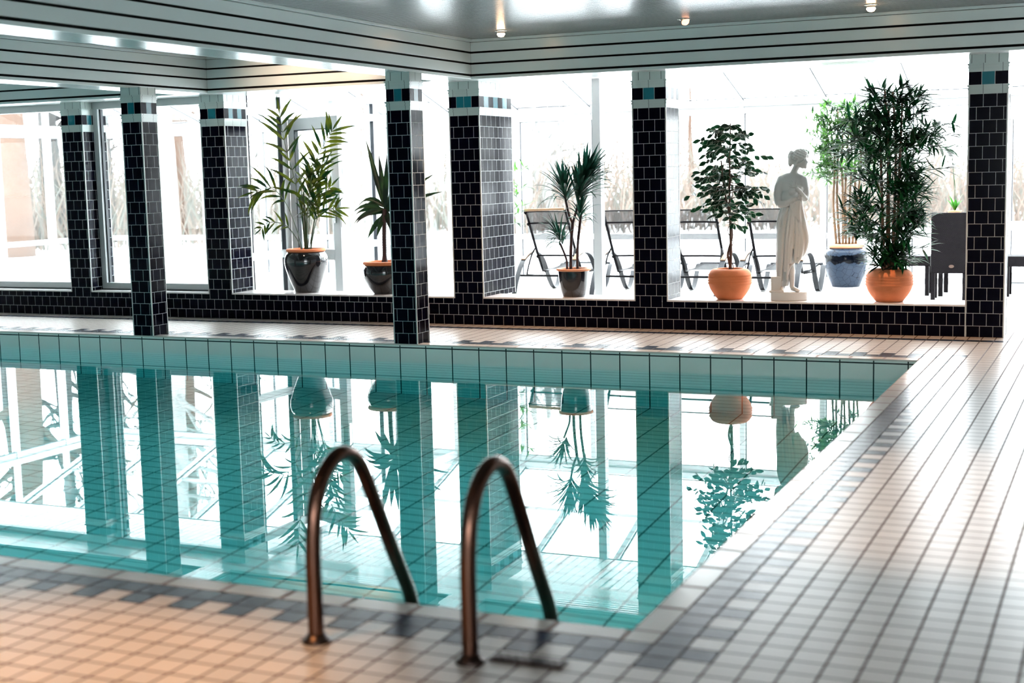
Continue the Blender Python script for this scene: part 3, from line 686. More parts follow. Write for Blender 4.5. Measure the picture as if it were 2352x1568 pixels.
# ---- glass partition across the conservatory, with a door standing ajar
PXX = -72.4
r = empty('wall_partition', (PXX, 26.0, 0), kind='structure')
mb = MB()
for y0, y1 in ((3.7, 4.3), (10.4, 11.6), (20.9, 21.6), (29.9, 31.1), (40.2, 40.9)): mb.box(-0.3, 0.3, y0-26, y1-26, 0, 22.4)
for y0, y1 in ((4.3, 10.4), (21.6, 29.9), (31.1, 40.2), (40.9, 49.4)):
    for z0, z1 in ((0, 0.7), (5.4, 6.2), (20.0, 20.8)): mb.box(-0.28, 0.28, y0-26, y1-26, z0, z1)
mb.box(-0.28, 0.28, 11.6-26, 20.9-26, 20.0, 20.8)
mb.box(-0.28, 0.28, 3.7-26, 49.4-26, 22.0, 22.6)
bevel(mb.build('partition_frame', M['frame'], r), 0.004)
mb = MB()
for y in (10.28, 29.78, 4.35): 
    for z0, z1 in ((0.7, 5.4), (6.2, 20.0), (20.8, 22.0)): mb.box(-0.12, 0.31, y+0.05-26, y+0.14-26, z0, z1)
mb.build('gasket', M['gasket'], r)
for y0, y1 in ((4.3, 10.4), (21.6, 29.9), (31.1, 40.2), (40.9, 49.4)):
    mb = MB()
    for z0, z1 in ((0.7, 5.4), (6.2, 20.0), (20.8, 22.0)): mb.box(-0.02, 0.02, y0-26, y1-26, z0, z1)
    mb.build('glass_pane', M['pane'], r)
hx, hy, lx, ly = PXX+0.4, 11.9, -64.1, 8.7
ang = math.atan2(ly-hy, lx-hx); LL = math.hypot(lx-hx, ly-hy)
r = empty('door_2', (hx, hy, 0), kind='structure', rz=ang)
mb = MB()
for u0, u1, z0, z1 in ((0, 1.1, 0.15, 19.8), (LL-1.15, LL, 0.15, 19.8), (1.1, LL-1.15, 0.15, 1.3), (1.1, LL-1.15, 5.2, 6.3), (1.1, LL-1.15, 18.6, 19.8)): mb.box(u0, u1, -0.3, 0.3, z0, z1)
dl = bevel(mb.build('door_leaf', M['frame'], r), 0.004)
mb = MB(); mb.box(1.1, LL-1.15, -0.02, 0.02, 1.3, 5.2); mb.box(1.1, LL-1.15, -0.02, 0.02, 6.3, 18.6); mb.build('glass_pane', M['pane'], dl)
mb = MB(); mb.box(1.1, 1.24, -0.31, 0.1, 1.3, 5.2); mb.box(1.1, 1.24, -0.31, 0.1, 6.3, 18.6); mb.box(1.1, LL-1.15, -0.31, 0.1, 18.5, 18.6); mb.build('gasket', M['gasket'], dl)
mb = MB(); mb.box(LL-0.02, LL+0.04, -0.16, 0.16, 8.6, 11.4); mb.box(LL-0.75, LL-0.55, -0.5, -0.3, 9.0, 11.2); mb.build('lock_plate', M['chrome'], dl)
# hinge side extra line

# ================================================================== OUTSIDE
mb = MB(); mb.quad([(-1500, GY+0.5, -1.2), (700, GY+0.5, -1.2), (700, 2200, 6), (-1500, 2200, 6)])
mb.quad([(-1500, -140, -1.2), (GX0-0.5, -140, -1.2), (GX0-0.5, GY+0.5, -1.2), (-1500, GY+0.5, -1.2)])
struct(mb.build('ground_snow', M['snow']))
def tree(name, x, y, h, r0, seed, mat, label, spread=0.30, levels=4, first=0.3, lean=(0, 0)):
    rnd = random.Random(seed); e = empty(name, (x, y, -1.2), label, 'tree')
    tr, br = MB(), MB()
    pts = [Vector((lean[0]*h*t + rnd.uniform(-.012, .012)*h*t, lean[1]*h*t, h*t)) for t in [i/8 for i in range(9)]]
    tr.tube(pts, [r0*(1-0.8*i/8) for i in range(9)], 8)
    def branch(p, d, L, r, lv):
        n = 4; q = [p]; dd = d.copy()
        for i in range(n):
            dd = (dd + Vector((rnd.uniform(-.35, .35), rnd.uniform(-.35, .35), rnd.uniform(-.2, .3)))).normalized(); q.append(q[-1] + dd*L/n)
        br.tube(q, [r*(1-0.75*i/n) for i in range(n+1)], 4 if lv < 3 else 3, cap=False)
        if lv < levels:
            for k in range(4 if lv < 2 else 3):
                i = rnd.randint(1, n); nd = (dd + Vector((rnd.uniform(-1, 1), rnd.uniform(-1, 1), rnd.uniform(-.4, .7)))).normalized()
                branch(q[i], nd, L*rnd.uniform(.45, .7), r*0.5, lv+1)
    nb = 16
    for k in range(nb):
        t = first + (1-first)*k/nb; i = min(7, int(t*8)); p = pts[i].lerp(pts[i+1], t*8-i); a = rnd.uniform(0, 2*PI)
        branch(p, Vector((math.cos(a), math.sin(a), rnd.uniform(.1, .8))), h*spread*(1.1-t*0.7)*rnd.uniform(.6, 1), r0*0.35*(1.1-t), 1)
    tr.build('trunk', mat, e); br.build('branches', mat, e)
    return e
# x,y from the sight line through the photo's own trees
def sight(u, dist):
    d = F_*FPX + R_*(u-1176); d.z = 0; d.normalize(); return CAM.x + d.x*dist, CAM.y + d.y*dist
TREES = [('birch_tree', 1205, 330, 46, 2.6, 'birch_bark', 'pale leaning birch trunk beyond the glass, left of the dracaena'),
         ('birch_tree', 1255, 345, 46, 2.9, 'birch_bark', 'thick pale birch trunk beyond the glass, behind the left dracaena crown'),
         ('birch_tree', 1283, 370, 50, 2.6, 'birch_bark', 'pale forking birch trunk beyond the glass, behind the first lounger back'),
         ('pine_tree', 52, 300, 95, 4.0, 'pine_bark', 'rust coloured pine trunk seen through the leftmost window'),
         ('pine_tree', 22, 330, 100, 3.4, 'tree_bark', 'dark brown tree trunk at the left edge of the leftmost window'),
         ('bare_tree', 140, 360, 84, 3.2, 'tree_bark', 'grey green trunk right of the mullion in the leftmost window'),
         ('bare_tree', 395, 300, 84, 3.2, 'birch_bark', 'pale grey trunk behind the left free standing column'),
         ('bare_tree', 425, 345, 80, 3.0, 'pine_bark', 'reddish brown trunk between the left column and the wall pillar'),
         ('bare_tree', 265, 350, 70, 2.2, 'tree_bark', 'thin branching tree seen in the second framed window'),
         ('bare_tree', 585, 420, 60, 1.6, 'tree_bark', 'bare tree seen left of the palm through the partition'),
         ('bare_tree', 850, 420, 50, 1.6, 'pine_bark', 'brownish bare tree seen right of the half open door'),
         ('bare_tree', 1590, 430, 44, 1.3, 'pine_bark', 'brownish bare tree left of the fig tree'),
         ('bare_tree', 2150, 480, 44, 1.3, 'birch_bark', 'small faint tree behind the white orchid')]
for i, (nm, u, d, h, r0, mk, lab) in enumerate(TREES):
    x, y = sight(u, d); tree(nm, x, y, h, r0, 11+i, M[mk], lab, lean=(0.05 if u == 1205 else 0.0, 0))
# thicket behind the snow field
def thicket():
    rnd = random.Random(5); mb = MB()
    for k in range(6500):
        u = rnd.uniform(-450, 2700); dist = 318 + 190*rnd.random()**1.3
        x, y = sight(u, dist); hmax = (27 if u < 1500 else 22)*dist/318*rnd.uniform(.5, 1.05)
        p = Vector((x, y, -1)); q = [p]; d = Vector((rnd.uniform(-.35, .35), rnd.uniform(-.3, .3), 1)).normalized()
        for i in range(4):
            d = (d + Vector((rnd.uniform(-.5, .5), rnd.uniform(-.5, .5), 0.05))).normalized(); q.append(q[-1] + d*hmax/4)
        r = rnd.uniform(.10, .34); mb.tube(q, [r, r*.8, r*.55, r*.35, r*.12], 3, cap=False, mi=rnd.choice((0, 0, 1)), smooth=False)
    return mb.build('winter_thicket', [M['brush'], M['brush2']])
tag(thicket(), 'pale brown winter thicket of bare stems beyond the snow field', 'bushes', kind='stuff')

#@@PART2

# ================================================================== POOL LADDER
def ladder():
    r = empty('pool_ladder', (-10.15, -80, 0), 'bronze coloured steel pool ladder with two arched handrails at the near rim', 'pool ladder')
    prof = [(-80, 0), (-80, 1.4), (-79.98, 2.8), (-79.8, 4.0), (-79.35, 4.8), (-78.6, 5.28), (-77.85, 5.3), (-77.15, 4.85), (-76.4, 3.7), (-75.5, 2.1), (-74.7, 0.75), (-74.1, -0.3), (-73.85, -1.4), (-73.8, -3.2), (-73.8, -9.5)]
    c = Vector((-10.15, -80, 0))
    for x in (-12.7, -7.6):
        mb = MB(); mb.tube([Vector((x, y, z))-c for y, z in bez([(a, b, 0) for a, b in prof], 5) and [(p.x, p.y) for p in bez([(a, b, 0) for a, b in prof], 5)]], 0.235, 20)
        mb.build('handrail', M['steel'], r)
        mb = MB(); mb.lathe([(0, 0), (0.44, 0), (0.44, 0.06), (0.34, 0.12), (0.30, 0.22), (0.24, 0.24)], 28, (x-c.x, 0, 0.0)); mb.build('base_flange', M['flange'], r)
    for z in (-3.4, -5.6, -7.8):
        mb = MB(); mb.box(-2.5, 2.5, 5.85, 6.75, z, z+0.14); bevel(mb.build('tread', M['steel'], r), 0.003)
ladder()
mb = MB(); mb.box(-1.1, 1.1, -0.28, 0.28, 0.0, 0.06)
for i in range(9): mb.box(-1.0+i*0.235, -0.88+i*0.235, -0.2, 0.2, 0.05, 0.1)
e = empty('floor_drain', (-6.05, -79.45, 0.0), 'dark metal drain cover set in the deck beside the right handrail base', 'drain')
mb.build('drain_grate', M['flange'], e)

# ================================================================== LAMPS
def downlight(x, y, label, lit=True, aim=None, energy=90, size=1.6, col=(1.0, 0.58, 0.30)):
    e = empty('ceiling_downlight', (x, y, CEIL), label, 'ceiling lamp', 'ceiling downlights')
    mb = MB(); mb.lathe([(0.36, 0), (0.52, 0), (0.52, -0.05), (0.44, -0.09), (0.36, -0.09), (0.36, 0)], 28); mb.build('bezel', M['chrome'], e)
    d = Vector(aim).normalized() if aim else Vector((0, 0, -1))
    q = Vector((0, 0, -1)).rotation_difference(d)
    mb = MB(); mb.lathe([(0, 0.12), (0.22, 0.10), (0.30, -0.1), (0.30, -0.34), (0.27, -0.34), (0.26, -0.16), (0, -0.12)], 24)
    ho = mb.build('lamp_housing', M['frame'], e); ho.rotation_mode = 'QUATERNION'; ho.rotation_quaternion = q
    mb = MB(); mb.lathe([(0, -0.14), (0.28, -0.18), (0.33, -0.32), (0.22, -0.48), (0, -0.54)], 20)
    bo = mb.build('bulb', M['bulb'] if lit else M['bulb_dim'], e); bo.rotation_mode = 'QUATERNION'; bo.rotation_quaternion = q
    ld = bpy.data.lights.new('lamp_light', 'SPOT'); ld.energy = energy; ld.color = col; ld.spot_size = size; ld.spot_blend = 0.6; ld.shadow_soft_size = 0.03
    lo = bpy.data.objects.new('lamp_light', ld); COL.objects.link(lo); lo.parent = e
    lo.location = d*0.56*S; lo.rotation_mode = 'QUATERNION'; lo.rotation_quaternion = q
    return e
downlight(-38.4, -8.2, 'lit ceiling downlight left of the swivel spot, near the inner corner of the beams', energy=260)
downlight(-8.6, -8.6, 'lit ceiling downlight at the right, above the end of the pool', energy=260)
downlight(-23.1, -7.5, 'tilted swivel spot lamp with a dim reddish face, between two lit downlights', lit=False, aim=(0.55, -0.35, -0.75), energy=25)
downlight(-60.0, -13.0, 'warm spot lamp hidden in the second ceiling bay, aimed at the far beam', aim=(0.0, 0.93, -0.36), energy=120, size=1.7, col=(1.0, 0.66, 0.46))
downlight(-18.5, -90.0, 'warm ceiling lamp above the deck near the ladder, out of the picture', energy=600, size=1.1, col=(1.0, 0.52, 0.20))
downlight(3.0, -56.0, 'warm ceiling lamp above the right hand deck, out of the picture', energy=220, size=1.0)

# underwater fill lamps, added unseen below the near rim to brighten the pool
def pool_fill_lamp(x, e_, w_):
    e = empty('underwater_fill_lamp', (x, PY0, -6.0), 'unseen round fill lamp added in the near pool wall, ' + w_, 'fill lamp', 'added underwater fill lamps')
    mb = MB(); ring = [(0.9, 0.0), (1.15, 0.0), (1.15, 0.12), (0.95, 0.2), (0.9, 0.1)]
    mb.lathe(ring, 32); o = mb.build('bezel', M['chrome'], e); o.rotation_euler = (-PI/2, 0, 0)
    mb = MB(); mb.lathe([(0, 0.06), (0.9, 0.04), (0.9, 0.0)], 32); o = mb.build('lens', M['lens'], e); o.rotation_euler = (-PI/2, 0, 0)
    ld = bpy.data.lights.new('lamp_light', 'AREA'); ld.shape = 'DISK'; ld.size = 0.2; ld.energy = e_; ld.color = (0.85, 1.0, 1.0)
    lo = bpy.data.objects.new('lamp_light', ld); COL.objects.link(lo); lo.parent = e; lo.location = (0, 0.03, 0); lo.rotation_euler = (-PI/2, 0, PI)
    lo.rotation_euler = (PI/2, 0, 0)
M['lens'] = emitmat('fill_lamp_lens', (0.85, 1.0, 1.0), 4)
for x, e_, w_ in ((-20.0, 14, 'nearest the ladder'), (-42.0, 20, 'second from the ladder'), (-64.0, 28, 'middle one of five'), (-86.0, 32, 'second from the far left end'), (-108.0, 32, 'at the far left end')): pool_fill_lamp(x, e_, w_)

# ================================================================== POTS
def rimmed_pot(name, x, y, z, prof, rim, mat, rimmat, soil_z, soil_r, label, cat='plant pot', n=56, body='body'):
    e = empty(name, (x, y, z), label, cat)
    mb = MB(); mb.lathe(prof, n); mb.build(body, mat, e)
    mb = MB(); mb.lathe(rim, n); mb.build('rim', rimmat, e)
    mb = MB(); mb.lathe([(0, soil_z+0.05), (soil_r*0.6, soil_z+0.03), (soil_r, soil_z)], 32); mb.build('soil', M['soil'], e)
    return e
LZ = SILL + 0.005
def sm(prof, n=4): return [(max(0, p.x), p.y) for p in bez([(a, b, 0) for a, b in prof], n)]

# ---- ribbed terracotta bowls
def terra_bowl(x, y, sc_, label):
    prof = [(0, 0), (1.02, 0), (1.10, 0.06), (1.38, 0.42), (1.66, 0.86), (1.80, 1.25)]
    out = sm(prof[1:], 4)
    z = 1.25
    for k in range(4): out += [(1.80+0.02, z+0.04), (1.885-0.03*k*0.3, z+0.12), (1.82-0.02*k, z+0.22)]; z += 0.24
    out += sm([(1.75, 2.25), (1.60, 2.45), (1.38, 2.58), (1.18, 2.60), (1.10, 2.52)], 4)
    out = [(0, 0)] + out + [(1.08, 2.2), (1.1, 1.9)]
    out = [(a*sc_, b*sc_) for a, b in out]
    e = empty('terracotta_pot', (x, y, LZ), label, 'plant pot', 'ribbed terracotta bowls on the ledge')
    mb = MB(); mb.lathe(out, 64); mb.build('pot_body', M['terracotta'], e)
    mb = MB(); mb.lathe([(0, 2.3*sc_), (1.09*sc_, 2.25*sc_)], 32); mb.build('soil', M['soil'], e)
    return e
terra_bowl(-22.05, 1.9, 1.0, 'round ribbed terracotta bowl holding the variegated fig, left of the statue')
terra_bowl(-8.75, 1.95, 1.02, 'round ribbed terracotta bowl holding the tall dark bamboo, near the right pillar')

# ---- tall black glazed jar (palm)
PALM = (-64.45, 2.1, LZ)
rimmed_pot('glazed_jar', *PALM, sm([(1.10, 0.0), (1.22, 0.12), (1.62, 1.1), (2.02, 2.3), (2.14, 3.0), (2.06, 3.55), (1.85, 3.9), (1.72, 4.02)], 5) + [(1.6, 4.0)],
           [(1.55, 3.95), (1.72, 3.95), (1.90, 4.02), (1.94, 4.14), (1.88, 4.25), (1.70, 4.28), (1.58, 4.22), (1.55, 3.8)], M['black_glaze'], M['terracotta'], 3.95, 1.58,
           'tall shiny black jar with an orange clay rim, holding the palm')
DRAC = (-55.75, 2.15, LZ)
rimmed_pot('glazed_jar', *DRAC, sm([(1.05, 0.0), (1.20, 0.1), (1.68, 0.75), (2.02, 1.55), (2.10, 2.1), (1.98, 2.6), (1.85, 2.75)], 5) + [(1.7, 2.8)],
           [(1.6, 2.7), (1.85, 2.7), (2.05, 2.8), (2.10, 2.92), (2.02, 3.05), (1.75, 3.08), (1.62, 2.95), (1.6, 2.6)], M['black_glaze'], M['terracotta'], 2.75, 1.62,
           'squat shiny dark jar with a clay rim, partly hidden by the right free standing column')
CONE = (-36.4, 2.0, LZ)
rimmed_pot('glazed_jar', *CONE, sm([(0.92, 0.0), (1.02, 0.06), (1.22, 0.7), (1.34, 1.5), (1.40, 2.25), (1.44, 2.38)], 4) + [(1.4, 2.4)],
           [(1.22, 2.3), (1.44, 2.3), (1.55, 2.36), (1.57, 2.46), (1.50, 2.53), (1.30, 2.53), (1.22, 2.45), (1.22, 2.2)], M['black_glaze'], M['terra_rim'], 2.35, 1.24,
           'black glazed tapering pot with a thin pale rim, holding the three stemmed dracaena')
BLUE = (-20.2, 44.9, 0.0)
rimmed_pot('crackle_vase', *BLUE, sm([(1.55, 0.0), (1.62, 0.08), (2.0, 1.0), (2.35, 2.3), (2.42, 3.3), (2.25, 4.0), (1.95, 4.3), (1.75, 4.38)], 5) + [(1.7, 4.5)],
           [(1.6, 4.35), (1.85, 4.38), (2.02, 4.5), (2.05, 4.75), (1.95, 4.85), (1.72, 4.85), (1.6, 4.7)], M['crackle'], M['terra_rim'], 4.5, 1.66,
           'large blue crackle glazed vase with a clay rim on the floor behind the statue')

# ================================================================== PLANTS
rnd = random.Random(3)
VR = Vector((math.cos(0.21), math.sin(0.21), 0))     # picture-right at the plants, for laying stems out
VD = Vector((-math.sin(0.21), math.cos(0.21), 0))
def P3(base, a, z, d=0.0): return Vector(base) + VR*a + VD*d + Vector((0, 0, z))

def palm():
    b = Vector((PALM[0], PALM[1], LZ+4.0)); e = empty('potted_palm', b, 'feathery green and yellow palm growing in the tall black jar', 'palm')
    st, lf = MB(), MB()
    def frond(pts, leaves, L, wdt, start=0.45, droop=0.5, bothsides=True, sgn=1, rr=0.055):
        c = bez([(VR*a + VD*d + Vector((0, 0, z))) for a, z, d in pts], 8)
        st.tube(c, [rr*(1-0.6*i/(len(c)-1)) for i in range(len(c))], 6)
        n = len(c)
        for k in range(leaves):
            t = start + (1-start)*k/max(1, leaves-1); i = min(n-2, int(t*(n-1))); p = c[i]; d = (c[i+1]-c[i]).normalized()
            sides = (-1, 1) if bothsides else (sgn,)
            for s_ in sides:
                sd = d.cross(VD).normalized()*s_ + VD*rnd.uniform(-.7, .7)
                dd = (d*rnd.uniform(.4, 1.1) + sd*0.75 + Vector((0, 0, 0.1))).normalized()
                lf.leaf(p, dd, L*rnd.uniform(.8, 1.45)*(1-0.35*abs(t-0.6)), wdt*rnd.uniform(.8, 1.25), droop*rnd.uniform(.6, 1.5), 5, up=VD*-1 + Vector((0, 0, .4)))
        lf.leaf(c[-1], (c[-1]-c[-3]).normalized(), L*0.8, wdt*.7, .2, 4, up=VD*-1)
    frond([(0, 0, 0), (-0.3, 3, .1), (-0.9, 7, .1), (-1.7, 10.4, 0), (-2.1, 13.3, 0)], 9, 2.3, 0.30, .42, .5)
    frond([(0.1, 0, 0), (0.4, 4, -.2), (1.2, 8, -.2), (2.4, 10.3, -.3), (3.3, 11.6, -.3)], 9, 2.2, 0.34, .42, .5)
    frond([(0.3, 0, 0), (0.9, 3, .2), (1.3, 6, .3), (1.9, 8.4, .4)], 7, 2.2, 0.36, .35, .7)
    frond([(0.1, 0, .2), (0.2, 2.5, .3), (0.5, 5.5, .5), (1.4, 7.4, .8)], 7, 2.2, 0.36, .45, .8)
    frond([(-0.3, 0, 0), (-1.0, 2.6, 0), (-1.9, 4.9, -.2), (-3.2, 6.2, -.3), (-4.8, 5.9, -.4)], 7, 2.4, 0.30, .5, 1.3)
    frond([(-0.3, 0, -.2), (-0.8, 1.3, -.3), (-1.8, 2.6, -.6), (-3.3, 2.9, -.8), (-4.2, 2.3, -.8)], 6, 1.3, 0.22, .45, .9)
    frond([(0.5, 0, 0), (0.9, 1.6, -.2), (1.5, 3.4, -.3), (2.6, 4.0, -.4), (3.4, 4.1, -.4)], 5, 1.8, 0.26, .5, .3)
    frond([(0.4, 0, .1), (1.0, 3, .1), (1.6, 5.0, .2), (2.7, 6.2, .2)], 6, 1.7, 0.30, .45, .5)
    for k in range(26):
        a, z = rnd.gauss(1.1, .6), rnd.uniform(3.5, 8.6); p = VR*a + VD*rnd.uniform(-.5, .5) + Vector((0, 0, z))
        lf.leaf(p, Vector((rnd.uniform(-1, 1), rnd.uniform(-.5, .5), rnd.uniform(-.5, .9))), rnd.uniform(1.3, 2.2), rnd.uniform(.28, .42), rnd.uniform(.2, 1), 5)
    for k in range(6):
        a = rnd.uniform(-.3, .7); z = rnd.uniform(4, 8); st.tube(bez([(VR*a*.5), (VR*a + Vector((0, 0, z*.5))), (VR*a*1.6 + Vector((0, 0, z)))], 4), .045, 5)
    st.build('stems', M['stem_green'], e); lf.build('fronds', M['palm_leaf'], e)
palm()

def dark_dracaena():
    b = Vector((DRAC[0], DRAC[1], LZ+2.8)); e = empty('potted_dracaena', b, 'dark strap leaved plant on a ringed trunk, half hidden by the right column', 'dracaena')
    st, lf = MB(), MB()
    pts = bez([Vector((0, 0, 0)), Vector((0.02, 0, 1.2)), VR*0.06+Vector((0, 0, 3.0)), VR*0.2+Vector((0, 0, 5.2))], 14)
    st.tube(pts, [(0.32-0.12*min(1, i/10))*(1.0 + (0.10 if i % 2 else -0.04)) for i in range(len(pts))], 12)
    top = VR*0.2 + Vector((0, 0, 5.1))
    for a, z, L, dr in ((-.32, 1.0, 7.4, .05), (-.14, 1.0, 5.2, .1), (.12, 1.0, 5.6, .15), (.42, 1.0, 5.4, .25), (1.0, .80, 6.0, .3), (1.0, .45, 5.9, .35), (-1, .42, 3.2, 1.6), (-1, .9, 3.4, 2.6), (-1, .15, 3.4, 1.7),
                        (-.8, -.1, 3.2, 1.3), (-.55, -.5, 3.0, .9), (-.3, -.8, 2.6, .7), (.6, -.6, 2.8, .8), (.9, -.2, 3.2, 1.2), (-.9, .6, 2.6, 2.4), (.3, -.9, 2.4, .5), (.8, .9, 3.8, .9), (-.5, .3, 3.6, 2.2)):
        lf.leaf(top + Vector((0, 0, rnd.uniform(-.5, .3))), VR*a + VD*rnd.uniform(-.25, .25) + Vector((0, 0, z)), L, .55, dr, 7, up=-VD + Vector((0, 0, .3)), widest=.4)
    st.build('trunk', M['stem_dark'], e); lf.build('strap_leaves', M['dark_leaf'], e)
dark_dracaena()

def strap_head(lf, p, d, n, L, wdt, spread, droop):
    d = Vector(d).normalized(); q = Vector((0, 0, 1)).rotation_difference(d)
    for k in range(n):
        a = k*2.399; t = (k+.5)/n; th = spread*(0.12 + 0.95*t)
        dd = q @ Vector((math.sin(th)*math.cos(a), math.sin(th)*math.sin(a), math.cos(th)))
        lf.leaf(Vector(p) - d*t*1.1, dd, L*rnd.uniform(.75, 1.1), wdt*rnd.uniform(.8, 1.15), droop*(.4+t)*rnd.uniform(.6, 1.4), 6, widest=.45)
def dracaena():
    b = Vector((CONE[0], CONE[1], LZ+2.4)); e = empty('potted_dracaena', b, 'green dracaena with three slim stems and narrow leaf heads in the black tapering pot', 'dracaena')
    st, lf = MB(), MB()
    V = lambda a, z, d=0: VR*a + VD*d + Vector((0, 0, z))
    s1 = bez([V(-.25, 0), V(-.2, 2), V(0, 4.2)], 10); st.tube(s1, .14, 10)
    st.tube(bez([V(-.0, 4.1), V(-.35, 5.0), V(-.7, 6.7)], 8), .11, 8); st.tube(bez([V(.0, 4.1), V(.2, 4.8), V(.45, 5.6)], 6), .11, 8)
    st.tube(bez([V(.35, 0), V(.42, 2.2), V(.75, 4.9)], 10), .12, 10)
    st.tube(bez([V(-.55, 0, -.2), V(-.6, 1.0, -.3), V(-1.1, 2.4, -.5)], 8), .09, 8)
    strap_head(lf, V(-.75, 7.1), V(-.2, 1), 40, 3.3, .29, .95, 1.5)
    strap_head(lf, V(.9, 7.2), V(.45, 1), 54, 3.8, .32, .75, 1.1)
    strap_head(lf, V(.75, 5.3), V(.15, 1), 30, 2.4, .27, .95, 1.8)
    strap_head(lf, V(1.5, 8.6), V(.55, 1), 32, 3.2, .32, .75, 1.3)
    strap_head(lf, V(-1.3, 3.2, -.6), V(-.45, 1, -.2), 34, 2.5, .23, .9, 2.2)
    st.build('stems', M['stem_dark'], e); lf.build('leaf_heads', M['dracaena_leaf'], e)
dracaena()

def oval_tree():
    b = Vector((-22.05, 1.9, LZ+2.25)); e = empty('potted_fig_tree', b, 'small fig tree with white edged oval leaves in the left terracotta bowl', 'fig tree')
    st, lf = MB(), MB(); V = lambda a, z, d=0: VR*a + VD*d + Vector((0, 0, z))
    main = bez([V(0, 0), V(.1, 2), V(.05, 4.5), V(.0, 7), V(.1, 12.6)], 8); st.tube(main, [.15*(1-.6*i/len(main)) for i in range(len(main))], 8)
    tw = bez([V(.2, 0, .1), V(-.15, 1.5, -.1), V(.2, 3.2, .1), V(-.05, 5, 0), V(-.5, 7.5, 0), V(-.7, 9.5, .2)], 8); st.tube(tw, [.11*(1-.5*i/len(tw)) for i in range(len(tw))], 8)
    hel = [V(.06 + .22*math.sin(t*1.1), t*.36, .22*math.cos(t*1.1)) for t in range(0, 20)]; st.tube(bez(hel, 4), .035, 5)
    r2 = random.Random(8)
    def twig(p, d, L, nl):
        q = [p]; dd = d.copy()
        for i in range(5):
            dd = (dd + Vector((r2.uniform(-.2, .2), r2.uniform(-.2, .2), -.08))).normalized(); q.append(q[-1] + dd*L/5)
        st.tube(q, [.035, .03, .025, .02, .015, .01], 4, cap=False)
        for k in range(nl):
            t = .12 + .88*(k+.5)/nl; i = min(4, int(t*5)); pp = q[i].lerp(q[i+1], t*5-i); a = r2.uniform(0, 2*PI)
            sd = dd.cross(Vector((0, 0, 1))).normalized(); s_ = 1 if k % 2 else -1
            ld = (dd*.5 + sd*s_*.8 + Vector((r2.uniform(-.4, .4), r2.uniform(-.4, .4), r2.uniform(-.55, .25)))).normalized()
            lf.leaf(pp, ld, r2.uniform(.68, .92), r2.uniform(.36, .47), .3, 6, up=Vector((r2.uniform(-.8, .8), -1.2 + r2.uniform(-.4, .4), r2.uniform(-.2, .9))), fold=.12, widest=.5)
    for k in range(64):
        z = 4.3 + 8.2*(k/64)**.95; p = V(r2.uniform(-.4, .2), z); a = r2.uniform(0, 2*PI)
        R = 3.2*math.sin(PI*min(.96, max(.15, (z-2.6)/10.6)))**.65
        twig(p, Vector((math.cos(a), math.sin(a)*.55, r2.uniform(-.15, .55))).normalized(), R*r2.uniform(.5, 1.2), 6)
    for d, L in ((V(1, .30), 3.4), (V(1, .05), 3.1), (V(-1, .1), 3.9), (V(-.85, -.3), 3.6), (V(-1, .35), 3.4), (V(.25, 1), 2.6), (V(-.5, 1), 2.6), (V(.8, -.2), 3.2)):
        twig(V(0, 7.0), d.normalized(), L, 12)
    st.build('twisted_trunk', M['bark'], e); lf.build('oval_leaves', M['ficus_leaf'], e)
oval_tree()

def bamboo(b, label, h, canes, ncl, wdt, leafL, leafW, cmat, lmat, seed, zmin, prof, name='potted_bamboo', spread=.9, per=9, thick=.14):
    e = empty(name, b, label, 'bamboo'); st, lf = MB(), MB(); r3 = random.Random(seed)
    V = lambda a, z, d=0: VR*a + VD*d + Vector((0, 0, z)); tops = []
    for i in range(canes):
        a0 = (i/(canes-1)-.5)*spread*2; d0 = r3.uniform(-.5, .5)*spread; top = h*r3.uniform(.8, .98)
        c = bez([V(a0*.8, 0, d0*.8), V(a0 + r3.uniform(-.15, .15), top*.35, d0), V(a0*1.1 + r3.uniform(-.2, .2), top*.7, d0), V(a0*1.2 + r3.uniform(-.3, .3), top, d0)], 10)
        st.tube(c, [thick*(1-.45*k/len(c))*(1.18 if k % 4 == 0 else 1) for k in range(len(c))], 8); tops.append(c)
    for k in range(ncl):
        z = zmin + (h-zmin)*r3.random(); R = prof(z/h)*wdt; c = r3.choice(tops); i = min(len(c)-1, int(z/h*len(c))); p = c[i]
        a = r3.uniform(0, 2*PI); L = R*math.sqrt(r3.uniform(.15, 1)); d = VR*math.cos(a) + VD*math.sin(a)*.75 + Vector((0, 0, r3.uniform(-.05, .5))); d.normalize()
        q = [p, p + d*L*.5 + Vector((0, 0, .08)), p + d*L]; st.tube(q, [.03, .022, .012], 4, cap=False, mi=1)
        for j in range(per):
            ld = (d*.5 + Vector((r3.uniform(-1, 1), r3.uniform(-1, 1), r3.uniform(-.5, .75)))).normalized()
            lf.leaf(q[1].lerp(q[2], r3.uniform(.1, 1)), ld, leafL*r3.uniform(.6, 1.15), leafW*r3.uniform(.8, 1.2), r3.uniform(.3, 1.4), 4, widest=.35)
    st.build('canes', [cmat, M['stem_green']], e); lf.build('leaves', lmat, e)
    return e
def bprof(t):
    ks = [(0, .25), (.1, .45), (.28, 1.05), (.38, .75), (.5, .8), (.62, 1.1), (.7, 1.25), (.8, .9), (.9, .62), (1.0, .5)]
    for (a, x), (b_, y) in zip(ks, ks[1:]):
        if a <= t <= b_: return x + (y-x)*(t-a)/(b_-a)
    return .5
bamboo(Vector((-8.75, 1.95, LZ+2.25)), 'tall dense dark green bamboo in the right terracotta bowl', 15.4, 5, 235, 4.1, 1.85, .25, M['cane'], M['bamboo_leaf'], 4, .6, bprof, spread=.55, per=11, thick=.15)
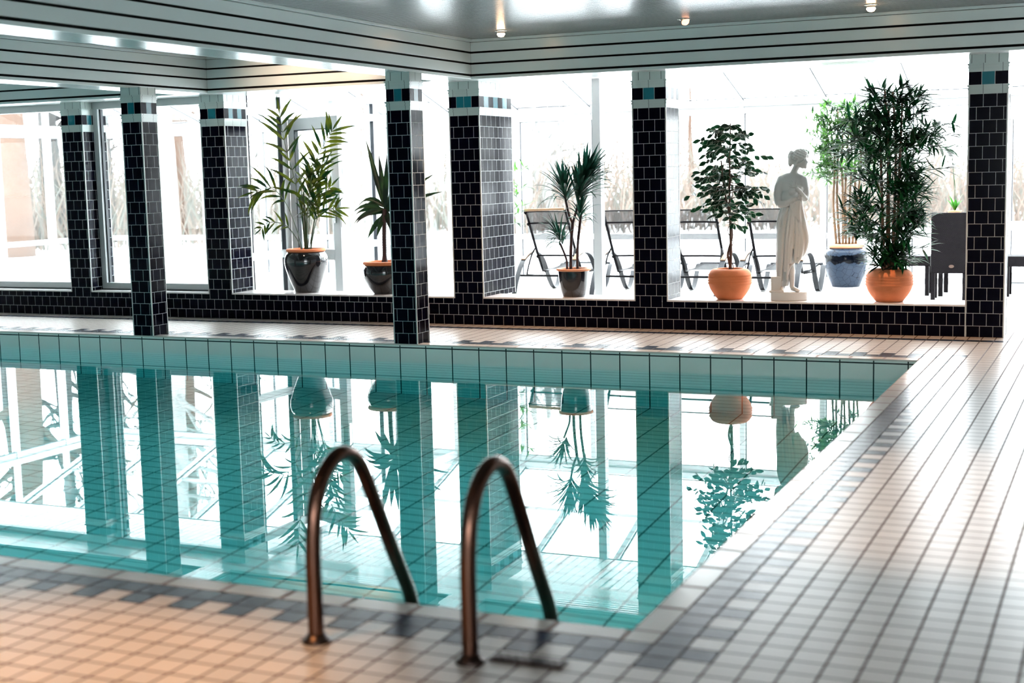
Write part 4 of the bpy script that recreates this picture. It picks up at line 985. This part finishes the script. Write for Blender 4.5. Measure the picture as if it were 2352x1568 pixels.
bamboo(Vector((BLUE[0], BLUE[1], 4.5)), 'lighter green bamboo with pale canes in the blue crackle vase', 16.0, 7, 230, 4.3, 1.3, .22, M['cane_pale'], M['pale_leaf'], 9, 7.6,
       lambda t: .55 + .5*math.sin(PI*max(0, min(1, (t-.35)/.65)))**.5, spread=1.3, per=11, thick=.16)
# a sprig on the left and a pot behind the widest pillar
bamboo(Vector((-56.0, 28.0, 3.2)), 'light green bamboo sprigs peeping out beside the widest wall pillar', 12.5, 4, 26, 4.6, 1.5, .24, M['cane_pale'], M['pale_leaf'], 19, 4.0, lambda t: 1.0, spread=.6, per=9, thick=.12)
rimmed_pot('planter_pot', -56.0, 28.0, 0.0, sm([(1.2, 0), (1.3, .06), (1.6, 1.5), (1.8, 3.0)], 4), [(1.6, 3.0), (1.85, 3.0), (1.9, 3.3), (1.6, 3.35)], M['black_glaze'], M['terra_rim'], 3.1, 1.6,
           'dark planter pot behind the widest wall pillar holding bamboo')

# ---- orchids on the terrace table
def orchid(x, y, z, petal, label, stems, lean, big=True):
    e = empty('potted_orchid', (x, y, z), label, 'orchid'); pot, st, lf, fl = MB(), MB(), MB(), MB()
    pot.lathe([(0, 0), (.50, 0), (.66, 2.3), (.72, 2.45), (.62, 2.45), (.56, 2.3), (0, 2.28)], 28)
    V = lambda a, zz, d=0: VR*a + VD*d + Vector((0, 0, zz+1.35)); r4 = random.Random(int(abs(x)*7))
    for a, L in ((-.5, 1.7), (.6, 1.9), (-.95, 1.5), (.95, 1.4), (.1, 1.2)):
        lf.leaf(V(0, 1.1), V(a, .55, r4.uniform(-.4, .4)), L, .55, 1.1, 6, up=Vector((0, 0, 1)), fold=.15)
    for s_ in range(stems):
        c = bez([V(.1*s_, 1.1), V(.12*s_-.05, 3.0), V(lean*.5, 5.0), V(lean, 6.6), V(lean*1.7, 7.4)], 8); st.tube(c, .035, 5)
        for k in range(7):
            p = c[-1-int(k*2.2)] ; n = V(r4.uniform(-.5, .5), r4.uniform(-.2, .4), -1).normalized()
            for j in range(5):
                a = j*2*PI/5 + .3; q = Vector((0, 0, 1)).rotation_difference(n); dd = q @ Vector((math.cos(a), math.sin(a), .15))
                fl.leaf(p + n*.08 + V(r4.uniform(-.2, .2), 0)*0, dd, .52, .46, .1, 3, up=n, widest=.55)
    pot.build('flower_pot', M['terra_rim'], e); st.build('flower_stalk', M['stem_green'], e); lf.build('leaves', M['orchid_leaf'], e); fl.build('blossoms', petal, e)
TBL = 6.3
orchid(-7.35, 34.6, TBL+.02, M['petal_w'], 'white orchid in a small pot behind the wicker chair back', 2, -.35)
orchid(-5.1, 38.4, TBL+.02, M['petal_p'], 'pink orchid mostly hidden by the right pillar', 1, .3)

# ================================================================== WICKER CHAIRS AND TABLE
def wicker_chair(x, y, rz_, label, hback=8.75):
    e = empty('wicker_chair', (x, y, 0), label, 'chair', 'wicker chairs on the terrace', rz=rz_)
    mb = MB(); mb.box(-1.75, 1.75, -1.75, 1.9, 3.05, 4.1); bevel(mb.build('seat', M['wicker'], e), .008)
    mb = MB(); mb.box(-1.72, 1.72, -2.05, -1.70, 2.75, hback); bevel(mb.build('backrest', M['wicker'], e), .01)
    for sx in (-1, 1):
        for yy in (-1.85, 1.55):
            mb = MB(); mb.box(sx*1.5-.2, sx*1.5+.2, yy-.18, yy+.22, 0, 3.1); mb.build('leg', M['wicker'], e)
    mb = MB(); mb.ell((0.25, -2.07, 3.45), (.25, .03, .16)); mb.build('badge', M['bronze_badge'], e)
    return e
wicker_chair(-7.35, 31.2, 0.06, 'dark brown wicker chair with its high back to the pool, between bamboo and right pillar')
wicker_chair(-11.6, 36.4, -PI/2, 'dark brown wicker chair seen from the side behind the dense bamboo')
wicker_chair(-0.6, 36.4, PI/2, 'dark brown wicker chair seen from the side right of the end pillar')
e = empty('wicker_table', (-6.3, 36.6, 0), 'dark wicker dining table carrying the orchids, behind the wicker chair', 'table')
mb = MB(); mb.box(-2.9, 2.9, -2.9, 2.9, TBL-.18, TBL); bevel(mb.build('tabletop', M['wicker'], e), .005)
mb = MB(); mb.box(-2.6, 2.6, -2.6, 2.6, TBL-.9, TBL-.18); mb.build('apron', M['wicker'], e)
for sx in (-1, 1):
    for sy in (-1, 1):
        mb = MB(); mb.box(sx*2.3-.22, sx*2.3+.22, sy*2.3-.22, sy*2.3+.22, 0, TBL-.9); mb.build('leg', M['wicker'], e)

# ================================================================== SUN LOUNGERS
def lounger():
    """origin under the seat hinge; x across, y away from the pool (foot end)"""
    e = empty('sun_lounger', (0, 0, 0)); y0 = 32.8
    def Y(v): return v - y0
    for sx in (-1, 1):
        X = sx*3.05
        mb = MB(); mb.ribbon([(X, Y(p.x), p.y) for p in bez([(a, b, 0) for a, b in ((26.0, 0.0), (26.5, 1.2), (27.5, 2.7), (28.8, 3.85), (30.4, 4.45), (32.2, 4.6), (33.8, 4.15), (35.0, 3.1), (36.1, 1.6), (37.1, .45), (38.0, .06), (38.9, .45), (39.7, 1.5), (40.4, 2.5), (40.9, 2.75))], 5)], .55, .10)
        mb.build('bent_leg', M['strap'], e)
        mb = MB(); mb.ribbon([(X, Y(p.x), p.y+.1) for p in bez([(a, b, 0) for a, b in ((28.8, 3.9), (30.4, 4.5), (32.0, 4.65))], 5)], .5, .12); mb.build('armrest', M['teak'], e)
        mb = MB(); mb.tube([(sx*2.35, Y(p.x), p.y) for p in bez([(a, b, 0) for a, b in ((28.1, 9.45), (28.6, 8.9), (30.0, 6.6), (31.5, 4.3), (32.8, 2.5))], 5)], .15, 10); mb.build('back_rail', M['alu_dark'], e)
        mb = MB(); mb.tube([(sx*2.35, Y(32.8), 2.45), (sx*2.4, Y(36), 2.4), (sx*2.4, Y(40.9), 2.75)], .14, 8); mb.build('seat_rail', M['alu_dark'], e)
        mb = MB(); mb.tube([(sx*2.4, Y(33.5), 2.3), (sx*3.05, Y(35.5), 2.35)], .1, 8); mb.build('side_strut', M['alu_dark'], e)
    # stay that props the back
    mb = MB(); mb.tube(bez([(-2.4, Y(30.7), 5.1), (-2.55, Y(30.0), 4.3), (-2.6, Y(28.9), 2.6), (-2.3, Y(28.7), 2.3), (0, Y(28.7), 2.25), (2.3, Y(28.7), 2.3), (2.6, Y(28.9), 2.6), (2.55, Y(30.0), 4.3), (2.4, Y(30.7), 5.1)], 5), .1, 8); mb.build('back_prop', M['alu_dark'], e)
    mb = MB(); mb.tube([(-3.0, Y(27.5), 2.3), (3.0, Y(27.5), 2.3)], .12, 8); mb.build('cross_bar', M['alu_dark'], e)
    for zz, yy, rr in ((9.3, 28.2, .07), (8.0, 29.05, .1), (4.25, 31.5, .1)):
        mb = MB(); mb.tube(bez([(-2.35, Y(yy), zz-.25), (-2.2, Y(yy), zz), (2.2, Y(yy), zz), (2.35, Y(yy), zz-.25)], 4), rr, 8); mb.build('cross_bar', M['alu_dark'], e)
    mb = MB(); pr = [(28.15, 9.3), (29.0, 8.15), (30.0, 6.6), (31.5, 4.35), (32.7, 2.7)]
    for (a, b), (c, d) in zip(pr, pr[1:]): mb.obox((0, Y(a), b), (0, Y(c), d), 4.6, .03, up=(0, 1, 0))
    mb.build('back_sling', M['sling'], e)
    mb = MB(); mb.obox((0, Y(32.8), 2.5), (0, Y(36), 2.42), 4.7, .05); mb.obox((0, Y(36), 2.42), (0, Y(40.9), 2.78), 4.7, .05); mb.build('seat_sling', M['sling_dense'], e)
    mb = MB(); mb.tube([(-2.9, Y(40.9), 2.8), (2.9, Y(40.9), 2.8)], .16, 8); mb.build('foot_bar', M['strap'], e)
    return e
LG = lounger(); LLAB = ['black sun lounger with a wooden top edge, behind the three stemmed dracaena',
                        'black sun lounger half hidden by the middle wall pillar, beside the white post',
                        'black sun lounger just left of the fig tree, right of the middle pillar',
                        'black sun lounger between the fig tree and the statue']
for i, x in enumerate((-49.9, -40.8, -33.1, -24.9)):
    o = LG if i == 0 else copy_tree(LG)
    tag(o, LLAB[i], 'sun lounger', 'sun loungers in a row behind the ledge'); o.location = Vector((x, 32.8, 0))*S
# wooden head rail of the first lounger
mb = MB(); mb.obox((-2.4, 28.0-32.8, 9.5), (2.4, 28.0-32.8, 9.6), .35, .28); bevel(mb.build('wooden_head_rail', M['teak'], LG), .008)

# ================================================================== STATUE
def statue():
    bx, by = -17.0, 1.75
    e = empty('garden_statue', (bx, by, LZ), 'white stone statue of a draped standing woman with crossed arms, on the ledge', 'statue', rz=0.21)
    def remeshed(mb, name, vox, smooth=6, ratio=None):
        o = mb.build(name, M['marble'], e)
        m1 = o.modifiers.new('remesh', 'REMESH'); m1.mode = 'VOXEL'; m1.voxel_size = vox; m1.use_smooth_shade = True
        m2 = o.modifiers.new('smooth', 'SMOOTH'); m2.iterations = smooth; m2.factor = .5
        return o
    def Q(axis, ang): return Quaternion(axis, ang)
    # x right in the picture, y away from the viewer, z up from the ledge
    b = MB()
    # legs and hips
    b.tube([(.30, -.30, 1.05), (.32, -.22, 1.6), (.26, -.15, 2.4), (.20, -.12, 3.2), (.18, -.1, 4.6), (.05, 0, 6.0)], [.20, .22, .31, .30, .52, .62], 16)
    b.tube([(-.45, .15, 1.0), (-.42, .15, 1.9), (-.38, .1, 3.0), (-.35, .1, 4.6), (-.25, .05, 6.0)], [.22, .30, .34, .55, .65], 16)
    # feet
    b.tube([(.30, -.15, .98), (.50, -.45, .95), (.78, -.75, .86), (.92, -.88, .82)], [.20, .20, .18, .10], 12)
    for k in range(5): b.tube([(.60+.10*k, -.82+.07*k, .86), (.68+.11*k, -1.0+.08*k, .80)], [.075-.006*k, .05], 8)
    b.tube([(-.45, .15, .95), (-.52, -.25, .90), (-.60, -.55, .84)], [.19, .17, .12], 12)
    for k in range(5): b.tube([(-.74+.07*k, -.55, .84), (-.78+.08*k, -.72, .79)], [.06, .04], 8)
    # pelvis, waist, ribcage
    b.ell((.10, 0, 6.35), (.98, .80, .95)); b.ell((.10, .0, 7.3), (.78, .62, .80)); b.ell((.22, -.02, 8.5), (.86, .66, .95))
    b.ell((.32, 0, 9.55), (1.0, .62, .80), Q((0, 1, 0), .10)); b.ell((.36, .05, 10.2), (.98, .46, .42), Q((0, 1, 0), .04))
    b.ell((.92, -.48, 9.2), (.34, .36, .34)); b.ell((.42, -.58, 9.05), (.34, .34, .34))
    # shoulders and arms
    b.ell((-.52, .05, 9.95), (.44, .44, .46)); b.ell((1.24, .0, 9.9), (.36, .40, .42))
    b.tube([(-.55, .02, 10.0), (-.80, -.02, 9.4), (-.90, -.12, 8.75), (-.86, -.28, 8.2), (-.72, -.42, 7.98)], [.38, .36, .31, .28, .27], 14)
    b.tube([(-.74, -.42, 7.98), (-.20, -.72, 8.02), (.40, -.86, 8.30), (.72, -.84, 8.46)], [.28, .26, .20, .16], 14)
    b.tube([(1.24, .0, 9.95), (1.40, -.1, 9.3), (1.46, -.25, 8.7), (1.42, -.42, 8.35)], [.33, .29, .25, .25], 14)
    b.tube([(1.42, -.42, 8.35), (1.15, -.82, 8.75), (.80, -.98, 9.2), (.66, -.98, 9.4)], [.25, .22, .17, .14], 14)
    # neck and head, turned to the right
    b.tube([(.38, .05, 10.3), (.52, .0, 10.8), (.72, -.02, 11.2)], [.38, .27, .27], 14)
    b.ell((.98, -.06, 11.62), (.52, .47, .60), Q((0, 1, 0), .12)); b.ell((1.18, -.12, 11.30), (.34, .34, .40), Q((0, 1, 0), -.25))
    b.ell((1.36, -.16, 11.02), (.15, .15, .13)); b.tube([(1.42, -.18, 11.66), (1.58, -.22, 11.40), (1.50, -.2, 11.32)], [.06, .08, .05], 8); b.ell((1.22, -.12, 11.55), (.30, .34, .34))
    b.ell((1.46, -.18, 11.20), (.07, .12, .04)); b.ell((1.46, -.18, 11.12), (.06, .10, .04))
    b.ell((1.40, -.36, 11.56), (.05, .08, .05)); b.ell((1.44, -.26, 11.66), (.06, .16, .04))
    b.ell((.86, -.52, 11.42), (.06, .05, .12))
    remeshed(b, 'figure', .007, 3)
    # hand with five fingers on the breast, the other hand gathering the cloth
    h = MB()
    h.ell((.56, -1.02, 9.52), (.18, .10, .24), Q((0, 1, 0), -.6))
    for k, (dx, dz, L) in enumerate(((-.30, .42, .50), (-.36, .34, .54), (-.40, .24, .52), (-.40, .13, .44))):
        p = Vector((.50-.02*k, -1.06, 9.68-.10*k)); d = Vector((dx, .12, dz)).normalized()
        h.tube([p, p + d*L*.5 + Vector((0, -.04, 0)), p + d*L + Vector((0, .05, 0))], [.062, .056, .04], 8)
    h.tube([(.62, -1.06, 9.60), (.66, -1.08, 9.86), (.62, -1.04, 10.05)], [.07, .06, .045], 8)
    h.tube([(.60,-1.0,9.4),(.86,-.94,8.95),(.84,-.88,8.5)], .05, 8); h.ell((.84, -.88, 8.50), (.18, .11, .20), Q((0, 1, 0), .9))
    for k in range(4): h.tube([(.92+.02*k, -.96, 8.60-.10*k), (1.08, -.98, 8.60-.11*k), (1.10, -.84, 8.54-.11*k)], [.06, .055, .045], 8)
    h.tube([(.80, -.98, 8.62), (.88, -1.04, 8.78), (.98, -1.0, 8.84)], [.06, .055, .04], 8)
    remeshed(h, 'hands', .0045, 2)
    # hair: waved cap, bun hanging behind, band
    hr = MB()
    hr.ell((.90, .02, 11.84), (.60, .56, .60)); hr.ell((.70, .0, 11.55), (.40, .48, .46))
    for k in range(11):
        a = -1.2 + k*.25; hr.tube(bez([(.62+.06*k, -.50+.015*k*k*.3, 11.40+.06*k), (.80+.05*k, -.54, 11.75+.05*math.sin(k)), (.90+.05*k, -.36, 12.15)], 4), .075, 7)
    hc = Vector((.95, -.03, 11.82)); r5 = random.Random(2)
    for k in range(70):
        th = math.acos(1 - 1.15*(k+.5)/70); ph = k*2.4; n_ = Vector((math.sin(th)*math.cos(ph), math.sin(th)*math.sin(ph), math.cos(th)))
        if n_.x > .75 and n_.z < .3: continue
        c_ = hc + Vector((n_.x*.60, n_.y*.56, n_.z*.66)); t_ = n_.cross(Vector((.3, 0, 1))).normalized()
        hr.tube(bez([c_ - t_*.16, c_ + n_*.06, c_ + t_*.16 - Vector((0, 0, .05))], 3), [.05, .075, .085, .085, .08, .075, .05], 6)
    for k in range(8): hr.ell((1.30+.035*k, -.42+.12*k, 12.14-.06*abs(k-3)), (.14, .12, .13))
    for k in range(7): hr.ell((.80+.11*k, -.52+.02*k*k*.4, 11.62+.05*k), (.12, .09, .10))
    hr.ell((.22, .05, 11.95), (.27, .30, .50), Q((0, 1, 0), .12)); hr.ell((.16, .05, 11.45), (.20, .22, .36)); hr.ell((.46, .02, 11.98), (.26, .28, .24))
    for k in range(3): hr.tube(bez([(.34-.1*k, -.18, 12.30-.03*k), (.14-.02*k+.08*k, -.24, 11.9), (.22, -.16, 11.35)], 4), .07, 6)
    hr.tube([(.62, -.46, 11.30), (1.0, -.56, 11.42), (1.34, -.38, 11.62)], [.05, .055, .05], 8)
    remeshed(hr, 'hair', .0042, 1)
    # drapery
    d = MB()
    prof = [(-.42, .3, 1.15, .50, .42), (-.36, .2, 1.9, .62, .50), (-.26, .12, 3.0, .78, .60), (-.12, .05, 4.4, .88, .70), (.06, 0, 5.6, .96, .78), (.14, 0, 6.5, 1.05, .86), (.14, -.02, 7.2, .92, .74), (.20, -.06, 7.75, .80, .68)]
    rings = []; n = 72
    for cx, cy2, z, rx, ry in prof:
        ring = []
        for j in range(n):
            a = 2*PI*j/n; f = 1 + .05*math.sin(a*9 + z*.45) + .04*math.sin(a*15 - z*.7)
            ring.append(d.bm.verts.new((cx + rx*f*math.cos(a), cy2 + ry*f*math.sin(a), z)))
        rings.append(ring)
    for r1, r2_ in zip(rings, rings[1:]):
        for j in range(n): d.bm.faces.new((r1[j], r1[(j+1)%n], r2_[(j+1)%n], r2_[j]))
    d.bm.faces.new(list(reversed(rings[0]))); d.bm.faces.new(rings[-1])
    # right fall of cloth and raised hem above the bare shin
    d.tube(bez([(.95, -.70, 8.35), (1.05, -.62, 7.4), (1.22, -.4, 6.3), (1.42, -.3, 5.3), (1.38, -.25, 4.4), (1.12, -.3, 3.7)], 5), [.16 + .13*math.sin(PI*i/25) for i in range(26)], 10)
    d.tube(bez([(.75, -.86, 8.3), (.72, -.80, 7.2), (.90, -.62, 6.2), (1.10, -.5, 5.0), (.98, -.5, 3.8), (.72, -.5, 3.1)], 5), [.15 + .10*math.sin(PI*i/25) for i in range(26)], 10)
    d.tube(bez([(1.2, .1, 6.6), (1.25, .0, 5.4), (1.0, -.1, 4.2), (.6, -.1, 3.4)], 5), [.35, .38, .4, .42, .44, .45, .46, .46, .45, .44, .42, .4, .38, .36, .33, .3], 12)
    for a, c1, c2, c3, c4 in ((.13, (.5, -.92, 8.1), (.35, -.84, 6.6), (.30, -.72, 4.8), (.10, -.62, 3.1)), (.12, (.3, -.9, 8.0), (.05, -.84, 6.8), (-.15, -.76, 5.2), (-.30, -.55, 2.4)),
                              (.13, (.60, -.95, 8.2), (.62, -.86, 6.9), (.66, -.70, 5.4), (.52, -.62, 3.3)), (.11, (.0, -.76, 7.8), (-.40, -.72, 6.6), (-.52, -.62, 4.6), (-.62, -.35, 1.6)),
                              (.12, (-.4, -.6, 7.2), (-.74, -.48, 6.2), (-.80, -.42, 4.2), (-.86, -.2, 1.8)), (.11, (.42, -.95, 7.9), (.20, -.86, 6.3), (.02, -.74, 4.4), (-.12, -.55, 1.7)),
                              (.10, (-.2, -.7, 7.0), (-.60, -.60, 5.6), (-.66, -.5, 3.4), (-.74, -.28, 1.4)), (.12, (.85, -.9, 7.9), (1.0, -.72, 6.6), (.86, -.66, 5.0), (.74, -.6, 3.6)),
                              (.08, (.10, -.56, 3.4), (-.10, -.50, 2.6), (-.18, -.45, 1.9), (-.20, -.42, 1.2))):
        d.tube(bez([c1, c2, c3, c4], 7), a, 8)
    d.tube(bez([(.72, -.52, 3.25), (.45, -.60, 3.15), (.12, -.60, 2.75), (-.05, -.52, 2.1), (-.15, -.46, 1.4)], 5), .09, 8)
    for k in range(5): d.tube(bez([(.15+.2*k, -.86-.02*k, 8.28), (.25+.16*k, -.95, 7.7-.1*k), (.45+.12*k, -.92, 7.2-.16*k)], 4), [.12]*9 if False else .11, 8)
    remeshed(d, 'drapery', .006, 2)
    # plinth and block
    p = MB(); ring = []
    prof2 = [(math.cos(a)*1.62, math.sin(a)*1.05) for a in [2*PI*k/48 for k in range(48)]]
    prof2 = [(max(-1.5, min(1.5, x*1.06)), y) for x, y in prof2]
    lo = [p.bm.verts.new((x+.05, y, 0)) for x, y in prof2]; hi = [p.bm.verts.new((x+.05, y, .72)) for x, y in prof2]
    for j in range(48): p.bm.faces.new((lo[j], lo[(j+1)%48], hi[(j+1)%48], hi[j]))
    p.bm.faces.new(list(reversed(lo))); p.bm.faces.new(hi); bevel(p.build('plinth', M['marble'], e), .006)
    p = MB(); p.box(-1.42, -.58, -.50, .55, .70, 2.0); bevel(p.build('stone_block', M['marble'], e), .008, 3)
    p = MB(); p.box(-1.58, -.35, -.72, .72, .66, .86); bevel(p.build('rock_base', M['marble'], e), .01, 3)
statue()
